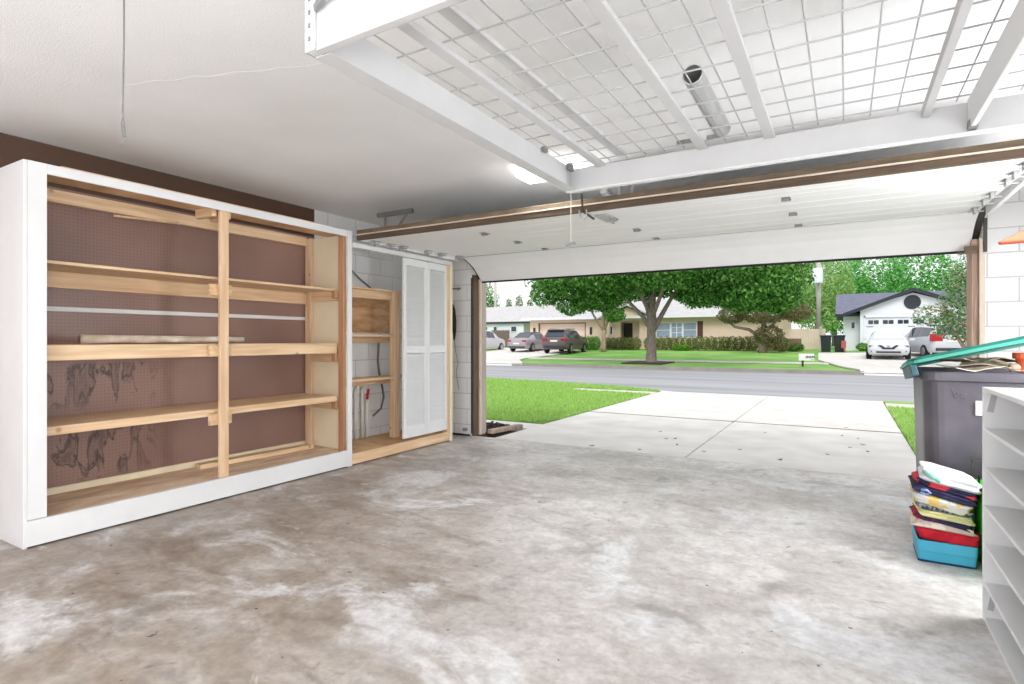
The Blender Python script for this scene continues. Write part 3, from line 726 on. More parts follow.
def sheet(name, c, sx, sy, rot, m, label, cat, seed):
    from mathutils import Euler
    q = MB(); e = Euler(rot).to_matrix(); rr_ = random.Random(seed)
    for i in range(7):
        for j in range(5):
            v = Vector(((i/6-.5)*sx, (j/4-.5)*sy, .012*math.sin(i*1.3+seed)+.008*rr_.random()))
            q.v.append(tuple(e@v+Vector(c)))
    for i in range(6):
        for j in range(4): q.f.append((i*5+j, i*5+j+1, (i+1)*5+j+1, (i+1)*5+j))
    o = single(name, q, m, label, cat); o.modifiers.new('s', 'SOLIDIFY').thickness = .004
    return o
sheet('paper_sheet', (.68, 4.42, 1.078), .3, .24, (.06, -.05, .3), M['paper'], 'white crumpled paper sheet lying at the top of the cart under the lid', 'paper', 2)
sheet('cardboard_piece', (.8, 4.5, 1.10), .34, .28, (.1, .06, -.2), M['kraft'], 'tan cardboard piece sticking out between cart rim and lid', 'cardboard', 5)
sheet('cardboard_piece', (.74, 4.7, 1.115), .36, .26, (-.05, .0, .5), M['kraft'], 'tan cardboard flap deeper inside the cart behind the paper', 'cardboard', 9)
single('newspaper', MB().tube([(.84, 4.36, 1.085), (.95, 4.4, 1.1), (1.03, 4.45, 1.1)], [.024, .028, .026], 9), M['kraft'], 'rolled tan paper on the cart rim next to the terracotta pot', 'paper', smooth=True)
pt = MB().lathe([(.035, 0), (.05, .08), (.062, .08), (.062, .115), (.052, .115), (.045, .09), (.03, .012)], (.915, 4.38, 1.06), 20)
single('flower_pot', pt, M['terra'], 'small terracotta pot sitting on the cart rim at the right edge', 'flower pot', smooth=False)

# ---------------------------------------------------------------- folded clothes on the blue bin
bb = thing('storage_bin', 'low blue plastic storage bin on the floor under the folded clothes', 'storage bin', (.49, 4.03, 0))
loft_rr(MB(), [(.256, .28, .012, .0), (.258, .282, .012, .015), (.264, .29, .012, .06), (.268, .294, .012, .064), (.272, .298, .012, .12), (.258, .286, .012, .122), (.25, .27, .012, .06), (.24, .26, .012, .01)], (.487, 4.06)).build('tub', M['blue'], bb)
loft_rr(MB(), [(.262, .286, .012, .001), (.264, .288, .012, .012), (.25, .27, .012, .013)], (.487, 4.06)).build('base_edge', M['navyedge'], bb)['label'] = 'dark navy base edge'
def cloth(name, c1, c2, scale=14, lo=.48, hi=.52, stretch=(1, 1, 1)):
    m = mat(name, c1, .9, scale=scale, rgb2=c2, stretch=stretch, bump=.5, bscale=40)
    mr = [q for q in m.node_tree.nodes if q.type == 'MAP_RANGE'][0]
    mr.inputs['From Min'].default_value = lo; mr.inputs['From Max'].default_value = hi
    return m
def garment(label, cat, x0, x1, y0, y1, z0, z1, m, seed, sag=.0):
    q = MB(); nx, ny, nl = 16, 12, 9; rr_ = random.Random(seed); h = z1-z0
    # rolled-edge slab: stacked inset rings of a rounded rectangle with ripples
    rings = []
    for l in range(nl):
        t = l/(nl-1); ins = (1-math.sin(pi*(t*.94+.03)))*.010+.005*math.cos(4*pi*t)+.004*math.sin(7*t+seed)
        ring = []
        for x, y in rrect(x1-x0-2*ins, y1-y0-2*ins, .03, 9):
            px, py = x+(x0+x1)/2, y+(y0+y1)/2
            nv = noise.noise(Vector((px*13, py*13, seed*3.1)))
            nw = noise.noise(Vector((px*22, py*22, seed*1.7+l*.35)))
            rx = x/max(.01, (x1-x0)/2)
            zz = z0-.004+(h+.012)*t-.034*(rx+.2)*(z0/.45)+.018*nv+.012*noise.noise(Vector((px*30, py*30, seed)))*t
            ring.append((px+.024*nw+.016*nv, py+.018*nw, zz))
        rings.append(ring)
    n = len(rings[0]); vs = [p for r in rings for p in r]; fs = []
    for i in range(nl-1):
        for k in range(n): fs.append((i*n+k, i*n+(k+1) % n, (i+1)*n+(k+1) % n, (i+1)*n+k))
    # closed top and bottom with an inner ring
    for base in (0, (nl-1)*n):
        c = [sum(vs[base+k][a] for k in range(n))/n for a in range(3)]
        vs.append(tuple(c)); ci = len(vs)-1
        for k in range(n): fs.append((base+k, base+(k+1) % n, ci))
    q.add(vs, fs)
    return single('folded_garment', q, m, label, 'clothes', 'folded clothes on the blue bin', smooth=True, subsurf=1)
GC = [
 ('bright red folded garment at the bottom of the clothes pile', .345, .625, 3.915, 4.2, .118, .19, cloth('red_cloth', (176, 22, 40), (196, 30, 48))),
 ('cream folded garment just above the red one', .335, .61, 3.92, 4.19, .19, .232, cloth('cream_cloth', (230, 218, 202), (206, 188, 176), 10)),
 ('maroon and navy folded garment in the lower half of the clothes pile', .33, .605, 3.925, 4.19, .232, .27, cloth('maroon_cloth', (150, 24, 48), (44, 36, 72), 5)),
 ('pale yellow folded garment in the middle of the clothes pile', .34, .6, 3.92, 4.19, .27, .308, cloth('yellow_cloth', (226, 218, 158), (208, 204, 150), 8)),
 ('dark patterned folded garment between the two yellow ones', .335, .6, 3.925, 4.19, .308, .342, cloth('patterned_cloth', (58, 66, 84), (150, 156, 160), 60)),
 ('yellow and grey printed folded garment in the upper half of the pile', .33, .59, 3.915, 4.18, .342, .40, cloth('printed_cloth', (222, 190, 110), (214, 212, 206), 16)),
 ('navy folded garment with a light blue tie near the top of the pile', .325, .615, 3.92, 4.19, .40, .448, cloth('navy_cloth', (42, 40, 70), (58, 56, 92), 6)),
 ('red and navy folded garment second from the top of the pile', .34, .62, 3.925, 4.19, .448, .482, cloth('coral_cloth', (208, 62, 76), (50, 44, 78), 7)),
 ('white folded shirt with teal edge on top of the clothes pile', .37, .635, 3.93, 4.19, .482, .545, cloth('white_cloth', (226, 226, 226), (208, 208, 212), 7)),
]
for i, (l, *a) in enumerate(GC):
    a[0] += .012; a[1] += .008; a[4] = .118+(a[4]-.118)*.88; a[5] = .118+(a[5]-.118)*.88
    g = garment(l, 'clothes', *a, i+1)
    if i == 6:
        t = MB().tube([(.37, 3.905, .405), (.395, 3.897, .408), (.41, 3.9, .395), (.39, 3.898, .385), (.365, 3.902, .39)], .008, 8)
        c = g.location
        t.v = [(p[0]-c[0], p[1]-c[1], p[2]-c[2]) for p in t.v]
        t.build('tie', cloth('blue_tie', (160, 178, 220), (134, 152, 206)), g, local=True, smooth=True)['label'] = 'light blue tie'
    if i == 8:
        t = MB().tube([(.385, 3.96, .50), (.41, 3.93, .492), (.435, 3.918, .475), (.455, 3.918, .455)], [.010, .013, .012, .008], 8)
        c = g.location
        t.v = [(p[0]-c[0], p[1]-c[1], p[2]-c[2]) for p in t.v]
        t.build('collar', cloth('teal_cloth', (120, 192, 172), (150, 210, 192)), g, local=True, smooth=True)['label'] = 'teal collar'
gb = thing('shopping_bag', 'bright green bag standing beside the clothes pile, half behind the bookcase', 'bag', (.74, 3.98, 0))
m = MB()
lv = [(.18, .40, 0.002), (.2, .42, .12), (.21, .43, .28), (.2, .43, .44)]
vs = []; 
for (w, d, z) in lv: vs += [(.745+x, 3.98+y+.02*math.sin(z*14), z) for x, y in rrect(w, d, .015, 2)]
n = len(rrect(1, 1, .1, 2)); fs = []
for i in range(3):
    for k in range(n): fs.append((i*n+k, i*n+(k+1) % n, (i+1)*n+(k+1) % n, (i+1)*n+k))
fs.append(tuple(range(n-1, -1, -1)))
o = m.add(vs, fs).build('bag_body', M['greenbag'], gb); o.modifiers.new('s', 'SOLIDIFY').thickness = .004
MB().tube([(.65, 3.85, .44), (.645, 3.87, .5), (.645, 4.05, .5), (.65, 4.07, .44)], .006, 6).build('handle', M['black'], gb, smooth=True)['label'] = 'black handle'
MB().box(.636, .6385, 3.78, 3.9, .36, .39).box(.637, .64, 3.76, 3.88, .1, .12).build('print_stripe', M['black'], gb)
wb = thing('wire_basket', 'dark wire basket end showing between clothes pile and bookcase', 'basket', (.76, 4.22, .4))
m = MB()
for z in (.46, .5, .54): m.tube([(.64, 4.21, z), (.86, 4.21, z)], .003, 5)
for x in (.64, .7, .76, .82, .86): m.tube([(x, 4.21, .44), (x, 4.21, .545)], .003, 5)
m.tube([(.64, 4.21, .545), (.63, 4.18, .56), (.7, 4.17, .565)], .005, 6)
m.tube([(.64, 4.21, .44), (.64, 4.21, .002)], .004, 5).tube([(.86, 4.21, .44), (.86, 4.21, .002)], .004, 5)
m.build('frame', M['darkmetal'], wb)
ob = thing('orange_board', 'pale orange pointed board jutting in high at the right edge before the pier', 'board', (1.4, 5.2, 1.9))
MB().prism([(.935, 1.945), (1.715, 2.36), (1.715, 1.955), (.945, 1.938)], 'y', 5.17, 5.23).build('plank', M['copper'], ob, bevel=.004)
MB().prism([(.94, 1.9375), (1.715, 1.954), (1.715, 1.94), (.95, 1.929)], 'y', 5.165, 5.235).build('edge_strip', M['terra'], ob)
MB().box(1.70, 1.719, 5.17, 5.23, 1.7, 1.93).build('bracket', M['greymetal'], ob)

# ---------------------------------------------------------------- outside ground
def ter(y):
    P = [(-50, -.02), (23.95, -.02), (24.1, .12), (28, .15), (33, .22), (36, .28), (42, .52), (46, .58), (400, .7)]
    for (a, za), (b, zb) in zip(P, P[1:]):
        if y <= b: return za+(zb-za)*(y-a)/(b-a)
    return .7
E = .008
slab = MB()
for x0, x1 in ((-3.86, -1.478), (-1.464, .66)):
    for y0, y1 in ((6.09, 9.13), (9.21, 13.74)):
        slab.box(x0, x1, y0, y1, -.12, 0)
slab.box(-5.8, -3.86, 7.0, 7.44, -.12, -.004)          # walk stub beside the bed
struct('driveway', slab, M['drive'], bevel=.006)
struct('trim_7', MB().box(-3.86, .66, 9.131, 9.209, -.1, -.002), M['kerbdark'])
struct('ground', MB().box(-90, 70, 6.3, 24.2, -.5, -.06), M['dirt'])
near = [(-90, 15.6), (-10.1, 15.5), (-7.3, 15.1), (-5.2, 14.45), (-3.95, 13.95), (-3.6, 13.75), (.62, 13.75), (2, 13.8), (70, 13.9)]
st = MB(); st.prism([(x, y) for x, y in near]+[(70, 23.98), (-90, 23.98)], 'z', -.12, -.02)
struct('street', st, M['road'])
gt = MB().prism([(x, y) for x, y in near]+[(x, y+.12) for x, y in near[::-1]], 'z', -.1, -.012)
struct('gutter', gt, M['walk'])
lw = [(-90, 7.46), (-4.9, 7.46), (-4.45, 7.46), (-4.1, 7.6), (-3.9, 7.95), (-3.88, 8.4), (-3.88, 12.78), (-6.2, 12.78), (-6.4, 13.5), (-90, 13.5)]
struct('lawn', MB().prism(lw, 'z', -.1, .012), M['lawn'])
struct('verge', MB().prism([(-90, 13.5), (-4.0, 13.5), (-3.9, 13.72), (-4.1, 13.9), (-5.2, 14.4), (-7.3, 15.05), (-10.1, 15.45), (-90, 15.55)], 'z', -.1, .012), M['lawn'])
struct('sidewalk', MB().box(-6.2, -3.88, 12.8, 13.4, -.1, .004).box(.68, 70, 12.55, 13.3, -.1, .004), M['walk'])
struct('lawn_strip', MB().box(.68, 70, 6.3, 12.53, -.1, .012).box(.68, 70, 13.32, 13.74, -.1, .012), M['lawn'])
# blades of grass
def blades(name, label, n, region, h, seed):
    r = random.Random(seed); q = MB(); k = 0; inside = region[4]
    while k < n:
        x = r.uniform(region[0], region[1]); y = region[2]+(region[3]-region[2])*r.random()**1.25
        if not inside(x, y): continue
        hh = h*r.uniform(.5, 1.25); a = r.random()*2*pi; w = .006+.004*r.random(); dx, dy = math.cos(a)*w, math.sin(a)*w
        lx, ly = r.uniform(-.6, .6)*hh, r.uniform(-.6, .6)*hh
        q.add([(x-dx, y-dy, .006), (x+dx, y+dy, .006), (x+lx, y+ly, hh)], [(0, 1, 2)]); k += 1
    me = q.build(name, M['grass']); tag(me, label, 'grass', None, 'stuff')
def pin(poly):
    def f(x, y):
        c = False; n = len(poly)
        for i in range(n):
            (xa, ya), (xb, yb) = poly[i], poly[i-1]
            if (ya > y) != (yb > y) and x < (xb-xa)*(y-ya)/(yb-ya)+xa: c = not c
        return c
    return f
blades('grass_blades', 'short bright green grass growing on the lawn left of the driveway', 90000, (-13, -3.84, 7.4, 13.5, pin([(-90, 7.43), (-4.5, 7.43), (-4.1, 7.55), (-3.86, 7.95), (-3.85, 12.8), (-5.6, 12.82), (-6.3, 13.5), (-90, 13.5)])), .055, 3)
blades('grass_blades', 'green grass on the strip between sidewalk and street left of the driveway', 16000, (-14, -3.9, 13.45, 15.6, pin([(-90, 13.47), (-4.0, 13.47), (-3.85, 13.72), (-4.1, 13.9), (-5.2, 14.42), (-7.3, 15.07), (-10.1, 15.47), (-90, 15.57)])), .06, 5)
blades('grass_blades', 'green grass right of the driveway, just left of the black cart', 12000, (.66, 2.6, 7.5, 12.55, lambda x, y: True), .055, 8)
# mulch bed with brick edge beside the left jamb
struct('planting_bed', MB().box(-6.5, -4.14, 6.3, 6.98, -.1, .012), M['dirt'])
mq = MB(); r_ = random.Random(4)
for i in range(900):
    x, y = r_.uniform(-6, -4.12), r_.uniform(6.32, 6.93); a = r_.random()*6.3; l = r_.uniform(.015, .04)
    mq.obox((x, y, .02+r_.random()*.025), (l*2, l*.8, .012), (r_.uniform(-.5, .5), r_.uniform(-.5, .5), a))
tag(mq.build('mulch_chips', M['mulch']), 'dark bark mulch filling the bed outside the left jamb', 'mulch', None, 'stuff')
for i in range(4):
    y = 6.42+.165*i
    single('edging_brick', MB().obox((-4.085+.03*i*.9, y, .022), (.09, .155, .056), (0, 0, -.16)), mat('weathered_brick_%d' % i, (178-8*i, 158-8*i, 142-6*i), .9, .2, 12),
           ['weathered edging brick next to the left jamb', 'second weathered edging brick from the left jamb', 'third weathered edging brick from the left jamb', 'dark edging brick at the outer corner of the mulch bed'][i], 'brick', 'bricks edging the mulch bed', bevel=.005)
# fallen leaves and grit on the driveway
r_ = random.Random(21)
sp = [(660, 432), (666, 439), (675, 439), (677, 445), (704, 452), (740, 450), (765, 433), (842, 436), (858, 439), (863, 445), (868, 452), (846, 428), (850, 448), (828, 455), (780, 460), (592, 446), (640, 450)]
f_, h_, yaw_ = 563., 1.25, math.atan(333/563.); s_, c_ = math.sin(yaw_), math.cos(yaw_)
for i, (px, py) in enumerate(sp):
    a = (px-512)/f_; Z = f_*h_/(py-340.); x, y = Z*(-s_+a*c_), Z*(c_+a*s_); a = r_.random()*6; l = r_.uniform(.02, .035)
    q = MB(); 
    for t, w in ((-1, 0), (-.3, .5), (.4, .45), (1, 0)): q.v += [(x+l*(t*math.cos(a)-w*math.sin(a)), y+l*(t*math.sin(a)+w*math.cos(a)), .003+.008*abs(t)), (x+l*(t*math.cos(a)+w*math.sin(a)), y+l*(t*math.sin(a)-w*math.cos(a)), .004+.006*abs(t))]
    q.f += [(0, 1, 3, 2), (2, 3, 5, 4), (4, 5, 7, 6)]
    o = single('fallen_leaf', q, M['dryleaf'], 'tiny dry brown leaf fallen on the pale concrete driveway', 'leaf', 'fallen leaves on the driveway')
    o.modifiers.new('s', 'SOLIDIFY').thickness = .002
# far side of the street
def strip(poly_x, ys, dz, m, name):
    """ground following the terrain; poly_x(y) -> (x0, x1)"""
    q = MB()
    for y in ys:
        a, b = poly_x(y)
        for i in range(9):
            q.v.append((a+(b-a)*i/8, y, ter(y)+dz))
    for j in range(len(ys)-1):
        for i in range(8): q.f.append((j*9+i, j*9+i+1, (j+1)*9+i+1, (j+1)*9+i))
    o = struct(name, q, m); o.modifiers.new('s', 'SOLIDIFY').thickness = .05; return o
strip(lambda y: (-110, 90), [24.12, 26, 28, 30, 33, 36, 39, 42, 46, 60, 90, 160], 0, M['farlawn'], 'far_lawn')
struct('kerb', MB().box(-110, -27, 23.98, 24.13, -.1, .12).box(-14.2, .6, 23.98, 24.13, -.1, .12).box(9, 90, 23.98, 24.13, -.1, .12), M['kerb'])
def lerp(P):
    def f(y):
        for (a, xa), (b, xb) in zip(P, P[1:]):
            if y <= b: return xa+(xb-xa)*max(0, (y-a)/(b-a))
        return P[-1][1]
    return f
l1, l2 = lerp([(24, -27.5), (30, -26), (43, -25)]), lerp([(24, -13.6), (27, -15.6), (33, -16.4), (43, -18.2)])
strip(lambda y: (l1(y), l2(y)), [23.99, 24.13, 26, 28, 30, 33, 36, 39, 42, 43.2], .02, M['drive'], 'far_driveway')
r1, r2 = lerp([(24, .5), (26, -.1), (32, -1.15), (39, -1.4), (39.6, 1.2), (44, 1.2)]), lerp([(24, 9), (44, 8)])
strip(lambda y: (r1(y), r2(y)), [23.99, 24.13, 26, 28, 30, 32, 33, 36, 39, 39.6, 42, 43.2], .02, M['drive'], 'far_driveway')
strip(lambda y: (l2(y)+.1, r1(y)-.1), [28.3, 28.7, 29.2], .012, M['walk'], 'far_sidewalk')
strip(lambda y: (-9.0, -7.1), [25.2, 26, 26.8, 27.5], .012, M['dirt'], 'planting_bed')

# ---------------------------------------------------------------- trees
def leaves_mesh(blobs, n, size, seed, shell=.55):
    r = random.Random(seed); vol = [(b[3]*b[4]*b[5])**.7 for b in blobs]; tot = sum(vol)
    q = MB(); V = q.v; F = q.f
    for b, w in zip(blobs, vol):
        for i in range(int(n*w/tot)):
            while True:
                p = Vector((r.uniform(-1, 1), r.uniform(-1, 1), r.uniform(-1, 1)))
                if .02 < p.length <= 1: break
            d = p.length; p = p.normalized()*(shell+(1-shell)*d) if r.random() < .8 else p
            k = 1+.22*noise.noise(p*2.2+Vector((b[0], b[1], seed)))
            c = Vector((b[0]+p.x*b[3]*k, b[1]+p.y*b[4]*k, b[2]+p.z*b[5]*k))
            nrm = (p+Vector((r.uniform(-1, 1), r.uniform(-1, 1), r.uniform(-.4, 1.2)))).normalized()
            a = nrm.orthogonal().normalized(); a.rotate(Matrix.Rotation(r.random()*6.28, 3, nrm)); bb_ = nrm.cross(a)
            s = size*r.uniform(.6, 1.3); j = len(V)
            V.append(tuple(c-a*s)); V.append(tuple(c-bb_*s*.5)); V.append(tuple(c+a*s)); V.append(tuple(c+bb_*s*.5)); F.append((j, j+1, j+2, j+3))
    return q
def tree(name, label, loc, trunk, branches, blobs, n, size, leafm, bark, seed, group=None, cat='tree'):
    t = thing(name, label, cat, loc, (0, 0, 0), group)
    if trunk:
        m = MB(); pts, rad = trunk; m.tube(pts, rad, 10)
        for bp, br in branches: m.tube(bp, br, 7)
        m.build('trunk', bark, t, local=True, smooth=True)
    q = leaves_mesh(blobs, n, size, seed)
    me = bpy.data.meshes.new('foliage'); me.from_pydata(q.v, [], q.f); me.materials.append(leafm)
    o = bpy.data.objects.new('foliage', me); COL.objects.link(o); o.parent = t
    return t
ti = ter(26.8)
tree('oak_tree', 'large spreading green oak with forked grey trunk across the street', (-8.05, 26.8, ti-.03),
     ([(0, 0, 0), (0, 0, .15), (.02, 0, .6), (0, 0, 1.5), (.02, 0, 2.3), (.05, 0, 3.4), (.1, .1, 5.5), (.1, 0, 7.5)], [.36, .27, .23, .21, .22, .17, .12, .08]),
     [([(.0, 0, 1.6), (-.4, -.1, 2.3), (-1.05, -.2, 3.0), (-2.6, -.2, 4.4)], [.12, .1, .08, .05]),
      ([(.05, 0, 1.5), (.4, .1, 2.2), (.95, .2, 3.2), (2.2, .1, 4.8)], [.14, .12, .09, .05]),
      ([(.0, 0, 2.1), (.45, -.4, 2.9), (.9, -.8, 3.8), (1.4, -1.5, 5)], [.12, .1, .08, .05]),
      ([(.0, 0, 2.0), (-.4, .4, 3.0), (-.9, 1.0, 4.2), (-1.6, 2, 5.5)], [.12, .1, .08, .05]),
      ([(.0, 0, 2.3), (-.3, -.5, 3.2), (-.8, -1.4, 4.4)], [.11, .09, .05])],
     [(0, 0, 5.8, 4.6, 4.0, 2.6), (-3.6, -.3, 4.5, 2.4, 2.6, 1.35), (-5.0, .4, 5.2, 2.2, 2.4, 1.5), (3.2, .2, 4.35, 2.6, 2.8, 1.35), (5.0, .4, 4.1, 1.9, 2.4, 1.5), (5.6, .6, 5.2, 1.0, 1.8, 1.3),
      (1.4, -2.2, 4.9, 2.6, 2, 1.5), (-1.6, -2, 4.7, 2.4, 1.8, 1.25), (4.4, -.3, 3.2, 1.5, 1.5, .7), (-5.6, 0, 3.6, .9, 1.2, .7), (-3.0, .4, 3.2, 1.1, 1.2, .6), (-4.2, 0, 2.9, .8, .9, .5), (5.7, .2, 3.4, .8, 1.2, .8), (2.2, .4, 3.2, .8, 1.0, .5), (1.0, .8, 3.9, 1.6, 1.2, .8), (-1.0, .8, 3.9, 1.6, 1.2, .8), (2.6, .2, 3.35, 1.6, 1.4, .75), (4.3, .2, 3.2, 1.6, 1.4, .85), (5.4, .5, 2.9, 1.1, 1.0, .6)],
     95000, .088, M['leafdark'], M['bark'], 11)
tree('ornamental_tree', 'small pale-barked tree with forked trunk before the tan garage', (-15.1, 38.6, ter(38.6)),
     ([(0, 0, 0), (0, 0, .4), (.03, 0, 1.2), (.05, 0, 1.6)], [.22, .16, .13, .12]),
     [([(.05, 0, 1.5), (-.5, 0, 2.2), (-1.1, .1, 3.2), (-1.5, .1, 4)], [.1, .08, .07, .04]), ([(.05, 0, 1.5), (.4, 0, 2.4), (.9, .1, 3.6)], [.1, .08, .04]), ([(.05, 0, 1.6), (0, .1, 2.6), (-.3, .1, 3.8)], [.08, .07, .04])],
     [(0, 0, 4.2, 2.0, 1.8, 1.1), (.8, 0, 2.7, .8, .8, .55), (-1.6, 0, 3.8, 1.0, 1.0, .7)], 9000, .1, M['leafdark'], M['lightbark'], 12)
tree('ornamental_tree', 'bronze-leaved bushy tree with twisted trunk before the tan house', (-4.6, 39.6, ter(39.6)),
     ([(0, 0, 0), (.05, 0, .5), (0, .05, 1.2), (.1, 0, 2.0)], [.3, .24, .2, .14]),
     [([(0, 0, .9), (-.8, 0, 1.5), (-1.7, 0, 1.7), (-2.2, 0, 2.2)], [.13, .11, .09, .05]), ([(0, 0, 1.0), (.6, 0, 1.8), (1.3, 0, 2.6)], [.13, .1, .05]), ([(0.1, 0, 1.8), (-.4, 0, 2.8), (-1, 0, 3.6)], [.11, .09, .05])],
     [(0, 0, 2.7, 1.7, 1.4, .8), (-1.9, 0, 2.5, .9, .8, .6), (1.9, 0, 2.6, 1.0, .9, .6), (.4, 0, 1.1, .9, .8, .7), (1.0, 0, .6, .6, .6, .5)], 9000, .085, M['leafbrown'], M['bark'], 13)
tree('crepe_myrtle', 'loose grey-green tree with pinkish sprigs beside the right jamb', (4.15, 27.5, ter(27.5)),
     ([(0, 0, 0), (.05, 0, .5), (0, 0, 1.2), (.1, 0, 2.4), (0, 0, 3.6)], [.14, .12, .1, .07, .04]),
     [([(0, 0, .4), (-.5, 0, 1.4), (-.9, 0, 2.6)], [.08, .06, .03]), ([(0, 0, .4), (.5, .1, 1.5), (.9, 0, 2.8)], [.08, .06, .03]), ([(0, 0, 1.5), (-.8, 0, 2.2), (-1.5, 0, 2.4)], [.05, .04, .02])],
     [(.2, 0, 2.4, 1.2, 1.1, 1.2), (-.4, 0, 1.7, .9, .9, .6), (.7, 0, 1.1, 1.0, .9, .8), (-1.2, 0, 2.1, .7, .6, .45), (.3, 0, 3.8, .9, .9, .9), (.2, .2, 3.2, 1.1, .9, .9)], 8500, .06, M['leafgrey'], M['lightbark'], 14)
bgt = [(-40.6, 60, 8.8, 'leafdark', 'dense green tree behind the white roof at far left'),
       (-13, 76, 13, 'leafmid', 'tall green tree rising behind the tan house and oak'),
       (-2.3, 62, 9.8, 'leafpale', 'pale yellow-green tree behind the pale fence, left of the utility pole'),
       (-1.0, 72, 11.5, 'leafmid', 'bright green tree behind the left end of the slate roof'),
       (3.2, 88, 14.0, 'leafmid', 'tall green tree between and beyond the trees behind the slate roof'),
       (7.0, 73, 11.5, 'leafmid', 'broad bright green tree behind the gable of the white garage'),
       (16.8, 66, 12.5, 'leafpale', 'olive tree behind the right slope of the white garage')]
for i, (x, y, H, lm, lb) in enumerate(bgt):
    tree('background_tree', lb, (x, y, ter(y)), ([(0, 0, 0), (0, 0, H*.35), (.1, 0, H*.55)], [.3, .22, .08]), [],
         [(0, 0, H*.62, H*.3, H*.28, H*.34), (-H*.14, 0, H*.42, H*.2, H*.2, H*.2), (H*.14, .2, H*.48, H*.2, H*.2, H*.22), (0, -H*.1, H*.28, H*.2, H*.18, H*.16)], 7500, H*.016, M[lm], M['bark'], 30+i, 'trees behind the houses')
for i, (x, y, H, lb) in enumerate(((-47.9, 80, 7.8, 'leftmost of three hazy pale trees on the skyline above the grey roof'), (-46.0, 80, 8.4, 'middle one of three hazy pale trees on the skyline'), (-43.9, 80, 7.6, 'rightmost of three hazy pale trees, nearest the oak crown'))):
    tree('skyline_tree', lb, (x, y, ter(y)), ([(0, 0, 0), (0, 0, H*.9)], [.25, .06]), [], [(0, 0, H*.75, H*.08, H*.08, H*.22), (0, 0, H*.5, H*.11, H*.11, H*.25)], 1300, .16, M['leafgrey'], M['bark'], 50+i, 'trees on the skyline')
# hedges and shrubs
def shrub(name, label, x0, x1, y, w, h, n, lm, seed, cat='hedge'):
    k = max(1, int((x1-x0)/.45)); L_ = (x1-x0)/k
    bl = [(x0+L_*(i+.5)-(x0+x1)/2, 0, h*.5, max(.4, L_*.8), w/2, h*.52) for i in range(k)]
    return tree(name, label, ((x0+x1)/2, y, ter(y)), ([(0, 0, 0), (0, 0, h*.4)], [.05, .03]), [], bl, n*2, .055, M[lm], M['bark'], seed, None, cat)
shrub('hedge', 'long trimmed olive hedge under the white windows of the tan house', -12.9, -5.2, 41.6, .9, 1.0, 7000, 'hedge', 61)
shrub('hedge', 'green hedge before the dark entry, left of the oak trunk', -16.2, -13.4, 41.6, .9, .95, 2600, 'hedge', 62)
shrub('shrub', 'bright green rounded shrub at the right side of the tan garage', -18.0, -16.4, 40.8, 1.2, 1.05, 1800, 'hedgebright', 63, 'shrub')
shrub('shrub', 'small round green shrub at the left corner of the white garage', .75, 1.25, 42.5, .5, .55, 350, 'hedgebright', 64, 'shrub')
shrub('shrub', 'small dark shrub near the brick planter right of the bronze tree', -3.3, -2.5, 41.3, .6, .55, 500, 'leafdark', 65, 'shrub')
shrub('shrub', 'low green plant at the foot of the oak trunk', -10.6, -9.6, 40.9, .6, .45, 500, 'hedgebright', 66, 'shrub')

# ---------------------------------------------------------------- houses
def gable_roof(m, x0, x1, y0, y1, ze, zr, t=.14):
    """ridge along x"""
    ym = (y0+y1)/2
    m.prism([(y0, ze), (ym, zr), (y1, ze), (y1, ze-t), (ym, zr-t), (y0, ze-t)], 'x', x0, x1)
def window(h, x0, x1, y, z0, z1, mt='glass', nx=1, nz=1, frame='housewhite', t=.06):
    m = MB().box(x0, x1, y-t, y-.005, z0, z0+.07).box(x0, x1, y-t, y-.005, z1-.07, z1)
    for i in range(nx+1):
        x = x0+(x1-x0-.07)*i/nx; m.box(x, x+.07, y-t, y-.005, z0+.07, z1-.07)
    for j in range(1, nz):
        z = z0+(z1-z0)*j/nz; m.box(x0+.07, x1-.07, y-t*.8, y-.006, z-.02, z+.02)
    f = m.build('window', M[frame], h)
    MB().box(x0+.06, x1-.06, y-.03, y-.008, z0+.06, z1-.06).build('pane', M[mt], f)
zg = .5
hA = thing('ranch_house', 'tan single-storey ranch house with garage, partly behind the oak', 'house', (-14, 46, zg))
YH = 43.0
w = MB()
for x0, x1 in ((-23.6, -22.7), (-18.45, -15.4), (-13.85, -3.9)): w.box(x0, x1, YH, YH+.3, zg-.3, 2.95)
w.box(-22.7, -18.45, YH, YH+.3, 2.62, 2.95).box(-15.4, -13.85, YH, YH+.3, 2.75, 2.95)
w.box(-23.6, -23.3, YH+.3, 53, zg-.3, 2.95).box(-4.2, -3.9, YH+.3, 53, zg-.3, 2.95).box(-23.3, -4.2, 52.7, 53, zg-.3, 2.95)
w.build('wall', M['tanwall'], hA)
q = MB(); gable_roof(q, -24.1, -3.3, 42.3, 53.6, 3.12, 4.75); q.build('roof', M['greyroof'], hA)
q = MB().prism([(-17.0, 3.0), (-14.6, 4.05), (-12.2, 3.0), (-12.2, 2.88), (-14.6, 3.93), (-17.0, 2.88)], 'y', 42.0, 46.5); q.build('porch_roof', M['greyroof'], hA)
MB().prism([(-16.6, 2.95), (-14.6, 3.8), (-12.6, 2.95)], 'y', 42.4, 42.5).build('porch_gable', M['tanwall'], hA)
for x in (-16.2, -13.0): MB().box(x-.12, x+.12, 42.35, 42.6, zg-.1, 2.95).build('porch_post', M['tanwall'], hA)
MB().box(-24.1, -3.3, 42.28, 42.34, 2.93, 3.12).build('fascia', M['housewhite'], hA)
m = MB()
for k in range(4): m.box(-22.7, -18.45, YH+.12, YH+.16, zg+k*.54, zg+k*.54+.53)
m.build('garage_door', M['tandoor'], hA)
